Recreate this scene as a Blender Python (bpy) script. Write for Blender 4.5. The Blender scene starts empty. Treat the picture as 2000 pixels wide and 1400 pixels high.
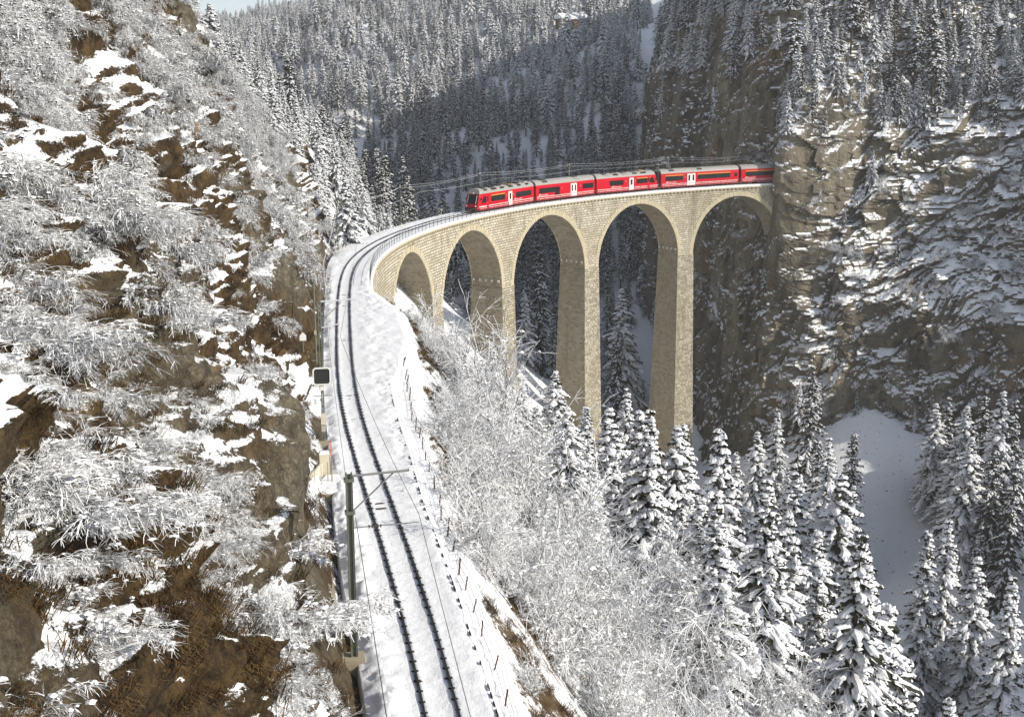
import bpy, math, random
import numpy as np
from math import sin, cos, pi, radians, sqrt, atan2

# ------------------------------------------------------------------ camera, light, exposure
scene = bpy.context.scene
COL = scene.collection
cam = bpy.data.cameras.new('camera')
cam.sensor_fit = 'HORIZONTAL'; cam.sensor_width = 36.0
cam.lens = 36.0 * 2234.35 / 2000.0
cam.clip_start = 0.5; cam.clip_end = 6000
camo = bpy.data.objects.new('camera', cam); COL.objects.link(camo)
CAM = np.array([-4.6477, -98.7783, 17.3469])
camo.location = CAM
camo.rotation_euler = (pi/2 - 0.2159, 0, -0.2125)
scene.camera = camo

SUN_EL, SUN_AZ = radians(30), radians(119)        # azimuth clockwise from +Y
w = bpy.data.worlds.new('World'); scene.world = w; w.use_nodes = True
wn = w.node_tree
sky = wn.nodes.new('ShaderNodeTexSky'); sky.sky_type = 'NISHITA'; sky.sun_disc = False
sky.sun_elevation = SUN_EL; sky.sun_rotation = SUN_AZ; sky.altitude = 1000; sky.dust_density = 1.5; sky.air_density = 1.0
bg = wn.nodes['Background']; bg.inputs['Strength'].default_value = 0.15
hs = wn.nodes.new('ShaderNodeHueSaturation'); hs.inputs['Saturation'].default_value = .6      # thin high cloud whitens the sky
wn.links.new(sky.outputs[0], hs.inputs['Color']); wn.links.new(hs.outputs[0], bg.inputs['Color'])
sun = bpy.data.lights.new('sun', 'SUN'); sun.energy = 4.3; sun.angle = radians(0.5); sun.color = (1.0, 0.93, 0.80)
suno = bpy.data.objects.new('sun', sun); COL.objects.link(suno)
suno.rotation_euler = (pi/2 - SUN_EL, 0, pi - SUN_AZ)
vs = scene.view_settings
vs.view_transform = 'Standard'; vs.look = 'None'; vs.exposure = 0.30; vs.gamma = 1.0; vs.use_curve_mapping = False
scene.cycles.max_bounces = 6; scene.cycles.diffuse_bounces = 2; scene.cycles.transparent_max_bounces = 4

# ------------------------------------------------------------------ noise
def _h(ix, iy, iz, seed):
    h = (ix.astype(np.uint32)*np.uint32(374761393) + iy.astype(np.uint32)*np.uint32(668265263)
         + iz.astype(np.uint32)*np.uint32(2147483647) + np.uint32((seed*1274126177) & 0xffffffff))
    h = (h ^ (h >> np.uint32(13)))*np.uint32(1274126177)
    h = (h ^ (h >> np.uint32(16)))*np.uint32(2246822519)
    h = h ^ (h >> np.uint32(15))
    return h.astype(np.float64)/4294967295.0*2-1
def vn(x, y, z=0.0, seed=0):
    x, y, z = np.broadcast_arrays(np.asarray(x, float), np.asarray(y, float), np.asarray(z, float))
    fx, fy, fz = np.floor(x), np.floor(y), np.floor(z)
    ix, iy, iz = fx.astype(np.int64), fy.astype(np.int64), fz.astype(np.int64)
    x, y, z = x-fx, y-fy, z-fz
    u, v, w_ = [t*t*t*(t*(t*6-15)+10) for t in (x, y, z)]
    r = 0
    flat = not np.any(z)
    for dx in (0, 1):
        for dy in (0, 1):
            for dz in ((0,) if flat else (0, 1)):
                wgt = (u if dx else 1-u)*(v if dy else 1-v)*(1 if flat else (w_ if dz else 1-w_))
                r = r + wgt*_h(ix+dx, iy+dy, iz+dz, seed)
    return r
def fbm(x, y, z=0.0, o=4, seed=0, gain=.5):
    a, r, f = 1.0, 0, 1.0
    for k in range(o):
        r = r + a*vn(np.asarray(x)*f+17.3*k, np.asarray(y)*f-9.1*k, np.asarray(z)*f, seed+k); a *= gain; f *= 2.03
    return r
def ridged(x, y, z=0.0, o=4, seed=0):
    a, r, f = 1.0, 0, 1.0
    for k in range(o):
        r = r + a*(1-2*np.abs(vn(np.asarray(x)*f+7*k, np.asarray(y)*f, np.asarray(z)*f, seed+k))); a *= .5; f *= 2.03
    return r
def crags(x, y, seed=0):
    """blocky broken-rock relief: every jittered cell is a facet with its own offset and tilt"""
    x = np.asarray(x, float); y = np.asarray(y, float); fx, fy = np.floor(x).astype(np.int64), np.floor(y).astype(np.int64)
    best = np.full(x.shape, 1e9); val = np.zeros(x.shape); zz = np.zeros_like(fx)
    for dx in (-1, 0, 1):
        for dy in (-1, 0, 1):
            ix, iy = fx+dx, fy+dy
            cx = ix+.5+.42*_h(ix, iy, zz, seed); cy = iy+.5+.42*_h(ix, iy, zz+1, seed)
            d = (x-cx)**2+(y-cy)**2
            v = _h(ix, iy, zz+2, seed)+.9*((x-cx)*_h(ix, iy, zz+3, seed)+(y-cy)*(_h(ix, iy, zz+4, seed)*.6-.75))
            m = d < best; best = np.where(m, d, best); val = np.where(m, v, val)
    return val
def sstep(a, b, x):
    t = np.clip((np.asarray(x, float)-a)/(b-a), 0, 1); return t*t*(3-2*t)

# ------------------------------------------------------------------ railway alignment (metres; s along the track, off to the right)
GRADE = 0.0209
_KN = np.array([-200, -100, -60, -30, -10, 10, 30, 160., 260])
_KV = np.array([.0, .0019, -.0036, .0043, .0004, .0015, .01, .01, .01])
_SS = np.arange(-160, 240.01, .25)
_k = np.interp(_SS, _KN, _KV)
_th = np.concatenate([[0], np.cumsum((_k[1:]+_k[:-1])/2*.25)])
_i0 = int(np.argmin(abs(_SS+35))); _th = _th-_th[_i0]
_X = np.concatenate([[0], np.cumsum((np.sin(_th)[1:]+np.sin(_th)[:-1])/2*.25)])
_Y = np.concatenate([[0], np.cumsum((np.cos(_th)[1:]+np.cos(_th)[:-1])/2*.25)])
_X -= _X[_i0]; _Y -= _Y[_i0]+35
def track(s, off, z):
    """world points for chainage s, offset to the right, height above rail top"""
    s = np.asarray(s, float)
    t = np.interp(s, _SS, _th)
    return np.stack(np.broadcast_arrays(np.interp(s, _SS, _X)+off*np.cos(t), np.interp(s, _SS, _Y)-off*np.sin(t), z+GRADE*s), -1)
def heading(s): return float(np.interp(s, _SS, _th))

# ------------------------------------------------------------------ terrain functions
ARCH_S0, ARCH_L, ARCH_R, CROWN = 50.4, 24.03, 10.2, -2.06
WL, WR = 2.97, 2.57
def lerp_tab(x, tab):
    a = np.array(tab, float); return np.interp(x, a[:, 0], a[:, 1])
BED_L = [(-160, 2.35), (-66, 2.3), (-55, 2.45), (-48, 2.25), (-40, 1.85), (-30, 1.55), (-17, 1.5), (0, 1.65), (13, 1.75), (26, 2.5), (38, 3.3), (46, 2.97), (240, 2.97)]
BED_R = [(-160, 2.0), (-66, 2.05), (-56, 2.1), (-48, 2.35), (-40, 2.9), (-26, 3.3), (-18, 4.3), (-11, 5.2), (1.6, 4.9), (8, 3.4), (11, 2.7), (20, 2.57), (240, 2.57)]
BANK_X = [(-200, 2.6), (-66, 2.6), (-56, 2.9), (-48, 3.1), (-40, 3.5), (-26, 4.4), (-18, 5.4), (-11, 6.4), (1, 7.0), (11, 5.8), (25, 2.5), (40, -.5), (52, .5), (66, 4), (100, 6), (150, 9), (300, 12)]
def ground_h(x, y, detail=True):
    x = np.asarray(x, float); y = np.asarray(y, float)
    x0 = lerp_tab(y, BANK_X)
    top = GRADE*np.clip(y, -130, 60)-.45
    sl = 1.24-.32*sstep(5, 62, y)
    b = -sl*(x-x0)+top-5*sstep(4, 18, x-x0)*(1-sstep(10, 55, y))+9*np.exp(-((x-31)/14)**2-((y+36)/17)**2)
    b = np.where(y < 46, np.minimum(b, top), np.minimum(b, 8))
    n1 = fbm(x/34, y/34, 0, 3, 5) if detail else 0
    n2 = fbm(x/7, y/7, 0, 4, 9) if detail else 0
    away = sstep(.5, 8, x-x0)
    b = b+away*(n1*3.5+n2*.8)
    fl = -63+.045*np.maximum(y-60, 0)+2*n1
    yy = np.minimum(y, 480)
    c = -52+.36*(yy-170)+.25*(x-45)+.082*np.maximum(y-480, 0) + n1*6*sstep(170, 260, y) + 9*sstep(200, 330, y)*vn(x/60, y/110, 0, 77)
    c = c-.5*np.maximum(y-1150, 0)
    c = np.where(y > 130, c, -80)
    # talus cone under the right-hand rock wall
    dx, dy = x-111, y-101
    ang = np.arctan2(dx+.0, -dy)
    tal = -38-.60*np.hypot(dx, dy)+n2*.35
    # banks on the far side of the gorge
    e = -66+.62*(x-92)+.25*np.maximum(70-y, 0)*sstep(90, 140, x)+n1*5
    e = np.where(y < 140, e, -80)
    r = fl
    for q in (b, c, tal, e):
        k = 3.0
        hh = np.clip(.5+.5*(q-r)/k, 0, 1); r = r*(1-hh)+q*hh+k*hh*(1-hh)*.5
    m = np.minimum(r, np.where(y < 46, top+(0 if detail else 0), 1e9))
    # keep the line under the track bed flat
    return np.where((y < 46) & (x < x0), top, m)+ (n2*.5 if detail else 0)*sstep(60, 200, y)

# left hillside: a 57 degree face above the track
A_UP = np.array([-.545, 0, .839]); A_N = np.array([.839, 0, .545])
A_TOE = [(-150, -2.9), (-66, -2.55), (-50, -2.6), (-40, -2.15), (-30, -1.75), (-17, -1.15), (-2, -.45), (13, .7), (26, 1.2), (38, 2.6), (50, 3.6), (62, 4.5), (90, 6.5), (120, 9.5), (200, 12.5), (300, 12), (420, 9), (700, 0)]
BUTT = []   # filled below: bare rock patches (y, t, ry, rt, bulge)
BARE = [(27.3,27.1,8,4),(4.5,28.4,5,2.5),(-37.6,22.6,2.6,1.9),(-30.7,27,2,1.5),(15.6,20.1,6,2.6),(-51.3,20.3,1.4,1),(-34.6,16.9,2.6,1.4),(-48.8,16.6,2.2,1.5),(-60.3,15.9,1.8,1.6),(-66.9,15.3,2.2,1.6),
        (-58.8,13.9,2.2,1.7),(-47.5,11,1.4,.8),(-33.6,8.9,2.4,1.2),(-24,5,4,2),(5.4,5.4,5,2),(36.9,4.2,8,3),(-66.5,11.2,1.3,.8),(-66.2,9.2,1.4,.8),(-68.6,8.7,2.2,1.3),(-76.2,11.5,1.9,1.3),(-75.9,10,2.2,1.3),
        (-70.4,6.8,2.1,1.3),(-68.2,3.7,2,1.4),(-74.9,8,1.6,1),(-59.4,1.5,2.4,1.2),(-20.1,2.2,3,1.6)]
BUTTRESS = [(-53.8,6.0,3.2,2.2,.45),(-56.6,4.5,3.6,2.4,.35),(-59.2,2.8,3.2,2.1,.0),(-51.2,7.9,2.0,1.2,.6),(31,27.5,7,4,1.0),(-16.2,6.3,4.5,2,.8),(11,2.0,6,2.2,.6)]
def bareness(y, t):
    m = 0
    for (a, b, ry, rt) in BARE: m = np.maximum(m, np.exp(-((y-a)/ry)**2-((t-b)/rt)**2))
    k = 0
    for (a, b, ry, rt, g) in BUTTRESS: k = np.maximum(k, np.exp(-((y-a)/ry)**4-((t-b)/rt)**4))
    return m, k
def left_disp(y, t):
    far = sstep(55, 90, y)
    w1 = fbm(y/13+3, t/30, 0, 3, 21)*2.0
    w2 = fbm(y/4.0, (t+.5*y)/7.5, 0, 4, 31)*.95
    q = t/3.1+.5*fbm(y/6, t/6, 0, 3, 41)*1.6+y*.06
    fr = q-np.floor(q)
    saw = np.where(fr < .72, fr/.72, (1-fr)/.28)*.55*sstep(-.3, .5, vn(y/5, t/5, 0, 55)+.25)
    w3 = ridged(y/1.7, t/2.4, 0, 3, 61)*.22+fbm(y/.55, t/.7, 0, 2, 71)*.11
    cr = crags((y+.3*t)/2.3, t/1.9, 431)*.55+crags((y-.2*t)/.85, (t+.3*y)/.7, 441)*.22
    rk = sstep(.0, .5, fbm(y/7, t/7, 0, 3, 451)+.15)
    d = (w1+w2+saw+w3+cr*(.25+.75*rk))*sstep(-.5, 5, t)*(1-.0*far)+.16*sstep(-1, 1, t)*w3
    for (a, b, ry, rt, g) in BUTTRESS: d = d+g*np.exp(-((y-a)/ry)**4-((t-b)/rt)**4)*sstep(-.5, 3, t)
    d = d+far*fbm(y/40, t/30, 0, 3, 25)*5
    # the face stays clear of the line at its foot
    low = (1-sstep(1.5, 6.0, t))*(1-sstep(-30, -12, y)); d = np.where(d > .12, .12+(d-.12)*(1-.85*low), d)
    return d
def left_point(y, t, lift=0.0):
    y = np.asarray(y, float); t = np.asarray(t, float)
    tx = lerp_tab(y, A_TOE); z0 = GRADE*np.clip(y, -150, 60)-.35
    d = left_disp(y, t)+lift-.30*np.maximum(t-8, 0)*sstep(30, 130, y)
    return np.stack([tx+A_UP[0]*t+A_N[0]*d, y+0*t, z0+A_UP[2]*t+A_N[2]*d], -1)

# rock wall on the far side: ruled between a foot line and a ridge line
# (foot x, foot y, ridge x, ridge y, profile kind 0 = sheer west face, 1 = stepped south face)
CL = [(175, 420, 300, 420, 0), (128, 300, 260, 320, 0), (101, 218, 222, 250, 0), (92.5, 185, 205, 215, 0), (89.5, 150, 200, 190, 0), (89.3, 120, 198, 178, .0), (90.3, 106.2, 198, 172, .35),
      (95.5, 100.0, 200, 168, .8), (109, 98, 208, 162, 1), (122, 92, 222, 154, 1), (133, 84, 238, 146, 1), (148, 68, 262, 124, 1), (165, 45, 285, 90, 1), (182, 10, 300, 30, 1), (192, -35, 310, -30, 1), (196, -90, 315, -95, 1), (196, -140, 315, -150, 1)]
_cl = np.array(CL, float)
_clu = np.concatenate([[0], np.cumsum(np.hypot(np.diff(_cl[:, 0]), np.diff(_cl[:, 1])))])
W_PROF = [(-66, -1.5), (-20, -.5), (10, .8), (24, 2.0), (36, 5.0), (46, 12), (80, 42), (110, 74), (140, 106)]
S_PROF = [(-66, -3), (-46, -1), (-30, .0), (-21, .3), (-16, 4.5), (-8, 9.0), (0, 10.5), (10, 14), (18, 19), (30, 31), (60, 62), (100, 95), (140, 118)]
def cliff_frame(u):
    f = np.stack([np.interp(u, _clu, _cl[:, 0]), np.interp(u, _clu, _cl[:, 1])], -1)
    r = np.stack([np.interp(u, _clu, _cl[:, 2]), np.interp(u, _clu, _cl[:, 3])], -1)
    d = r-f; d = d/np.linalg.norm(d, axis=-1, keepdims=True)
    return f, d, np.interp(u, _clu, _cl[:, 4])
def sheer_faces(u, z, k):
    return np.maximum((1-k)*sstep(44, 34, z), .85*k*sstep(-50, -44, z)*sstep(-14, -20, z+2.5*vn(u/9, 0*z, 0, 191))*sstep(_clu[7], _clu[7]+8, u))*(.75+.25*vn(u/9, z/9, 0, 195))
def cliff_point(u, z):
    u = np.asarray(u, float); z = np.asarray(z, float); u, z = np.broadcast_arrays(u, z)
    f, d, k = cliff_frame(u)
    sb = lerp_tab(z, W_PROF)*(1-k)+lerp_tab(z+3*vn(u/14, 0*z, 0, 88)*k, S_PROF)*k
    wn_ = np.exp(-((u-_clu[6]-1.5)/6)**2)*sstep(-24, -14, z)*sstep(30, 5, z)
    steep = 1-.55*sstep(20, 50, z)
    n = fbm(u/19, z/26, 0, 3, 101)*4.2*(.45+.55*k)+fbm(u/6.5, z/9, 0, 3, 111)*1.5*(.5+.5*k)
    smooth = sheer_faces(u, z, k)
    # tilted, broken ledges
    wu = u+5*fbm(u/17, z/15, 0, 3, 171); wz = z+4.5*fbm(u/12+9, z/12, 0, 3, 121)
    q = (wz-.55*wu)/7.5
    fr = q-np.floor(q)
    led = np.where(fr < .66, fr/.66, (1-fr)/.34)
    q2 = (wz+.30*wu)/3.6+2.0*vn(u/6, z/6, 0, 181); f2 = q2-np.floor(q2); led2 = np.where(f2 < .6, f2/.6, (1-f2)/.4)
    am = sstep(-.15, .5, fbm(u/10+4, z/8, 0, 2, 131)+.25*k)*(.25+.75*k)
    am2 = sstep(.0, .5, fbm(u/6+4, z/5, 0, 2, 133)+.15*k)*(.3+.7*k)
    n = n-(led*1.5*am+led2*.7*am2)*steep
    n = n+(ridged(u/2.6, z/3.4, 0, 4, 141)*.30+fbm(u/1.1, z/.9, 0, 3, 151)*.22)
    n = n+(1-k)*ridged(u/5.5, z/40, 0, 3, 161)*.7
    n = n+crags(wu/5.2, wz/(3.2+4*(1-k)), 411)*1.9*(.45+.55*k)+crags((wu+.4*wz)/2.2, (wz-.3*wu)/1.6, 421)*.85
    n = n*(1-.72*smooth)+smooth*(ridged(u/3.6, z/22, 0, 4, 197)*.55+fbm(u/1.4, z/5, 0, 3, 199)*.25)
    sb = (sb-n+1.2)*(1-wn_)+(-.5-.38*n)*wn_
    x = f[..., 0]+d[..., 0]*sb; y = f[..., 1]+d[..., 1]*sb
    # the tunnel the railway runs into
    tp = track(np.full_like(x, 156.0), 0, 0)
    rr = np.hypot((y-tp[..., 1])/3.3, (z-tp[..., 2]-2.3)/3.6)
    hole = (rr < 1) & (x < 110)
    x = np.where(hole, np.maximum(x, 97+6*(1-rr)), x)
    z = np.where(z > 100, 100+(z-100)*.45, z)
    z = np.where(z > 0, z*(1-.72*sstep(_clu[10], _clu[13], u)), z)
    return np.stack([x, y, z+0*x], -1)
CLEN = float(_clu[-1])
# ==== END PURE ====
# ------------------------------------------------------------------ mesh helpers
def new_mesh(name, V, F, mats=(), mi=None, uv=None, smooth=False):
    """F: (n,3) or (n,4) int array, or a list of such arrays"""
    V = np.asarray(V, float).reshape(-1, 3)
    if isinstance(F, np.ndarray): F = [F]
    F = [np.asarray(f, np.int32) for f in F if len(f)]
    me = bpy.data.meshes.new(name)
    me.vertices.add(len(V)); me.vertices.foreach_set('co', V.astype(np.float32).ravel())
    nl = sum(f.size for f in F); npoly = sum(len(f) for f in F)
    me.loops.add(nl); me.polygons.add(npoly)
    me.loops.foreach_set('vertex_index', np.concatenate([f.ravel() for f in F]))
    tot = np.concatenate([np.full(len(f), f.shape[1], np.int32) for f in F])
    st = np.concatenate([[0], np.cumsum(tot)[:-1]]).astype(np.int32)
    me.polygons.foreach_set('loop_start', st)
    for m in mats: me.materials.append(m)
    if mi is not None: me.polygons.foreach_set('material_index', np.asarray(mi, np.int32))
    me.polygons.foreach_set('use_smooth', np.full(npoly, bool(smooth)))
    if uv is not None:
        l = me.uv_layers.new(name='UVMap')
        vi = np.concatenate([f.ravel() for f in F])
        uv = np.asarray(uv, np.float32)
        l.data.foreach_set('uv', (uv[vi] if len(uv) == len(V) else uv).ravel())
    me.update(calc_edges=True)
    return me
def attr(me, name, vals):
    a = me.attributes.new(name, 'FLOAT', 'POINT'); a.data.foreach_set('value', np.asarray(vals, np.float32).ravel())
def grid_faces(n, m, flip=False):
    i = np.arange(n*m).reshape(n, m)
    f = np.stack([i[:-1, :-1], i[1:, :-1], i[1:, 1:], i[:-1, 1:]], -1).reshape(-1, 4)
    return f[:, ::-1] if flip else f
class MB:
    """collects boxes, tubes and polygons; build() links them as one object"""
    def __init__(s): s.v, s.q, s.t, s.n = [], [], [], 0
    def add(s, V, quads=(), tris=()):
        V = np.asarray(V, float).reshape(-1, 3)
        if len(quads): s.q.append(np.asarray(quads)+s.n)
        if len(tris): s.t.append(np.asarray(tris)+s.n)
        s.v.append(V); s.n += len(V); return s
    def hexa(s, P):   # 8 corners: bottom 4 (ccw), top 4
        return s.add(P, [(3, 2, 1, 0), (4, 5, 6, 7), (0, 1, 5, 4), (1, 2, 6, 5), (2, 3, 7, 6), (3, 0, 4, 7)])
    def box(s, c, d, M=None, taper=1.0):
        x, y, z = [k/2 for k in d]
        P = np.array([(-x, -y, -z), (x, -y, -z), (x, y, -z), (-x, y, -z), (-x*taper, -y*taper, z), (x*taper, -y*taper, z), (x*taper, y*taper, z), (-x*taper, y*taper, z)])
        if M is not None: P = P@np.asarray(M, float).T
        return s.hexa(P+np.asarray(c, float))
    def tube(s, pts, r, n=6, caps=True):
        pts = np.asarray(pts, float); r = np.broadcast_to(np.asarray(r, float), (len(pts),))
        tg = np.gradient(pts, axis=0); tg /= np.linalg.norm(tg, axis=1, keepdims=True)+1e-12
        ref = np.array([0, 0, 1.0]) if abs(tg[:, 2]).mean() < .9 else np.array([1.0, 0, 0])
        a = np.cross(tg, ref); a /= np.linalg.norm(a, axis=1, keepdims=True)+1e-12; b = np.cross(tg, a)
        th = np.arange(n)*2*pi/n+pi/n
        V = pts[:, None]+r[:, None, None]*(np.cos(th)[None, :, None]*a[:, None]+np.sin(th)[None, :, None]*b[:, None])
        i = np.arange(len(pts)*n).reshape(len(pts), n); j = np.roll(i, -1, 1)
        Q = np.stack([i[:-1], j[:-1], j[1:], i[1:]], -1).reshape(-1, 4)
        T = []
        if caps:
            for k in range(1, n-1): T += [(0, k, k+1)]; e = (len(pts)-1)*n; T += [(e, e+k+1, e+k)]
        return s.add(V.reshape(-1, 3), Q, T)
    def bar(s, a, b, r=.03, n=6): return s.tube([a, b], r, n)
    def mesh(s, name, mats, smooth=False):
        if not isinstance(mats, (list, tuple)): mats = [mats]
        F = []
        if s.q: F.append(np.concatenate(s.q))
        if s.t: F.append(np.concatenate(s.t))
        return new_mesh(name, np.concatenate(s.v), F, mats, smooth=smooth)
    def build(s, name, mats, parent=None, smooth=False): return link(name, s.mesh(name, mats, smooth), parent)
def link(name, data, parent=None, loc=None, rot=None, scl=None):
    o = bpy.data.objects.new(name, data); COL.objects.link(o)
    if parent is not None: o.parent = parent
    if loc is not None: o.location = tuple(float(a) for a in loc)
    if rot is not None: o.rotation_euler = rot
    if scl is not None: o.scale = scl if hasattr(scl, '__len__') else (scl,)*3
    return o
def tag(o, label=None, cat=None, group=None, kind=None):
    if label: o['label'] = label
    if cat: o['category'] = cat
    if group: o['group'] = group
    if kind: o['kind'] = kind
    return o
def thing(name, label, cat, loc=(0, 0, 0), rz=0.0, group=None):
    return tag(link(name, None, None, loc, (0, 0, rz)), label, cat, group)

# ------------------------------------------------------------------ materials
class NT:
    def __init__(s, name):
        s.m = bpy.data.materials.new(name); s.m.use_nodes = True; s.t = s.m.node_tree
        s.b = s.t.nodes['Principled BSDF']; s.b.inputs['Specular IOR Level'].default_value = .25
    def n(s, ty, **kw):
        d = s.t.nodes.new(ty)
        for k, v in kw.items():
            if k[0] == '_': setattr(d, k[1:], v)
            else:
                key = int(k[1:]) if k[0] == 'i' and k[1:].isdigit() else k.replace('_', ' ')
                s.put(d.inputs[key], v)
        return d
    def put(s, sock, v):
        if hasattr(v, 'bl_idname') and hasattr(v, 'outputs'): v = v.outputs[0]
        if isinstance(v, bpy.types.NodeSocket): s.t.links.new(v, sock)
        else:
            if hasattr(sock.default_value, '__len__') and hasattr(v, '__len__') and len(sock.default_value) == 4 and len(v) == 3: v = (*v, 1)
            sock.default_value = v
    def math(s, op, a, b=0.0, clamp=False):
        return s.n('ShaderNodeMath', _operation=op, _use_clamp=clamp, i0=a, i1=b).outputs[0]
    def mix(s, f, a, b):
        d = s.t.nodes.new('ShaderNodeMix'); d.data_type = 'RGBA'
        s.put(d.inputs[0], f); s.put(d.inputs[6], a); s.put(d.inputs[7], b); return d.outputs[2]
    def ramp(s, f, a, b):   # smooth 0..1 from a to b
        return s.n('ShaderNodeMapRange', _interpolation_type='SMOOTHSTEP', i0=f, i1=a, i2=b).outputs[0]
    def noise(s, scale, detail=4, rough=.55, vec=None, dim='3D'):
        d = s.t.nodes.new('ShaderNodeTexNoise'); d.noise_dimensions = dim
        d.inputs['Scale'].default_value = scale; d.inputs['Detail'].default_value = detail; d.inputs['Roughness'].default_value = rough
        if vec is not None: s.put(d.inputs['Vector'], vec)
        return d.outputs[0]
    def pos(s): return s.t.nodes.new('ShaderNodeNewGeometry').outputs['Position']
    def nz(s): 
        g = s.t.nodes.new('ShaderNodeNewGeometry'); x = s.t.nodes.new('ShaderNodeSeparateXYZ'); s.t.links.new(g.outputs['Normal'], x.inputs[0]); return x.outputs[2]
    def scaled(s, vec, sc):
        d = s.t.nodes.new('ShaderNodeMapping'); s.put(d.inputs[0], vec); d.inputs[3].default_value = sc; return d.outputs[0]
    def bump(s, h, strength=.5, dist=.05):
        d = s.n('ShaderNodeBump', Strength=strength, Distance=dist, Height=h); s.put(s.b.inputs['Normal'], d.outputs[0])
    def col(s, c): s.put(s.b.inputs['Base Color'], c); return s
    def rough(s, r): s.put(s.b.inputs['Roughness'], r); return s

SNOW = (.86, .875, .90)
def plain(name, c, r=.6, metal=0.0, var=.12, scale=3.0):
    t = NT(name); f = t.noise(scale, 4, .6, t.pos())
    d = tuple(x*(1-var) for x in c); l = tuple(min(1, x*(1+var)) for x in c)
    t.col(t.mix(f, d, l)).rough(r); t.b.inputs['Metallic'].default_value = metal
    return t.m
def m_snow(name='snow', scale=2.2):
    t = NT(name); p = t.pos(); a = t.noise(scale, 5, .6, p); b = t.noise(scale*9, 3, .6, p)
    h = t.math('ADD', a, t.math('MULTIPLY', b, .35)); t.bump(h, .55, .12)
    t.col(t.mix(a, (.80, .815, .85), (.90, .905, .92))).rough(.55); return t.m
def m_hillside():
    t = NT('hillside_ground'); p = t.pos()
    big = t.noise(.22, 4, .6, p); mid = t.noise(1.1, 5, .65, p); fine = t.noise(6.5, 4, .7, p)
    strand = t.noise(3.2, 4, .7, t.scaled(p, (1.0, 2.6, .55)))
    grass = t.mix(t.ramp(strand, .36, .66), (.028, .018, .009), (.115, .072, .032))
    grass = t.mix(t.math('MULTIPLY', t.ramp(t.noise(14, 3, .7, t.scaled(p, (1.0, 2.2, .5))), .42, .62), .55), grass, (.022, .015, .008))
    grass = t.mix(t.ramp(mid, .45, .75), grass, t.mix(fine, (.20, .13, .045), (.10, .058, .022)))
    rock = t.mix(t.ramp(t.noise(2.2, 6, .7, t.scaled(p, (1, 1, .5))), .32, .68), (.085, .074, .054), (.30, .26, .185))
    rock = t.mix(t.ramp(t.noise(.5, 3, .5, p), .62, .78), rock, (.30, .20, .07))
    wp = t.n('ShaderNodeVectorMath', _operation='ADD', i0=p, i1=t.n('ShaderNodeVectorMath', _operation='SCALE', i0=t.n('ShaderNodeTexNoise', Vector=p, Scale=1.8, Detail=6).outputs['Color'], Scale=1.7).outputs[0]).outputs[0]
    vo = t.t.nodes.new('ShaderNodeTexVoronoi'); vo.feature = 'DISTANCE_TO_EDGE'; vo.inputs['Scale'].default_value = 1.5; t.put(vo.inputs['Vector'], t.scaled(wp, (1, 1, .7)))
    vo2 = t.t.nodes.new('ShaderNodeTexVoronoi'); vo2.feature = 'DISTANCE_TO_EDGE'; vo2.inputs['Scale'].default_value = 4.5; t.put(vo2.inputs['Vector'], wp)
    crack = t.math('MINIMUM', t.math('MULTIPLY', vo.outputs['Distance'], 9, True), t.math('ADD', t.math('MULTIPLY', vo2.outputs['Distance'], 9, True), .35, True))
    rock = t.mix(t.math('ADD', t.math('MULTIPLY', crack, .55), .45), (.04, .034, .026), rock)
    rock = t.mix(t.math('MULTIPLY', t.ramp(fine, .5, .72), .5), rock, (.055, .048, .036))
    isrock = t.n('ShaderNodeAttribute', _attribute_name='rock').outputs['Fac']
    bare = t.n('ShaderNodeAttribute', _attribute_name='bare').outputs['Fac']
    rf = t.math('ADD', isrock, t.ramp(big, .60, .68), True)
    base = t.mix(rf, grass, rock)
    s = t.math('ADD', t.nz(), t.math('MULTIPLY', t.math('SUBTRACT', mid, .5), .55))
    s = t.math('ADD', s, t.math('MULTIPLY', t.math('SUBTRACT', fine, .5), .75))
    s = t.math('ADD', s, t.math('MULTIPLY', t.math('SUBTRACT', t.noise(21, 3, .7, p), .5), .45))
    s = t.math('ADD', s, t.math('MULTIPLY', t.math('SUBTRACT', big, .5), .5))
    s = t.math('SUBTRACT', s, t.math('MULTIPLY', bare, .42)); s = t.math('SUBTRACT', s, t.math('MULTIPLY', isrock, .45))
    sf = t.ramp(s, .50, .60)
    t.col(t.mix(sf, base, SNOW)).rough(.85)
    hgt = t.math('ADD', t.math('MULTIPLY', t.noise(9, 5, .75, t.scaled(p, (1, 1.8, .6))), t.math('SUBTRACT', 1.2, sf)), t.math('MULTIPLY', sf, .8))
    t.bump(t.math('ADD', hgt, t.math('MULTIPLY', t.math('MULTIPLY', crack, rf), .4)), 1.0, .14)
    return t.m
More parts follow.
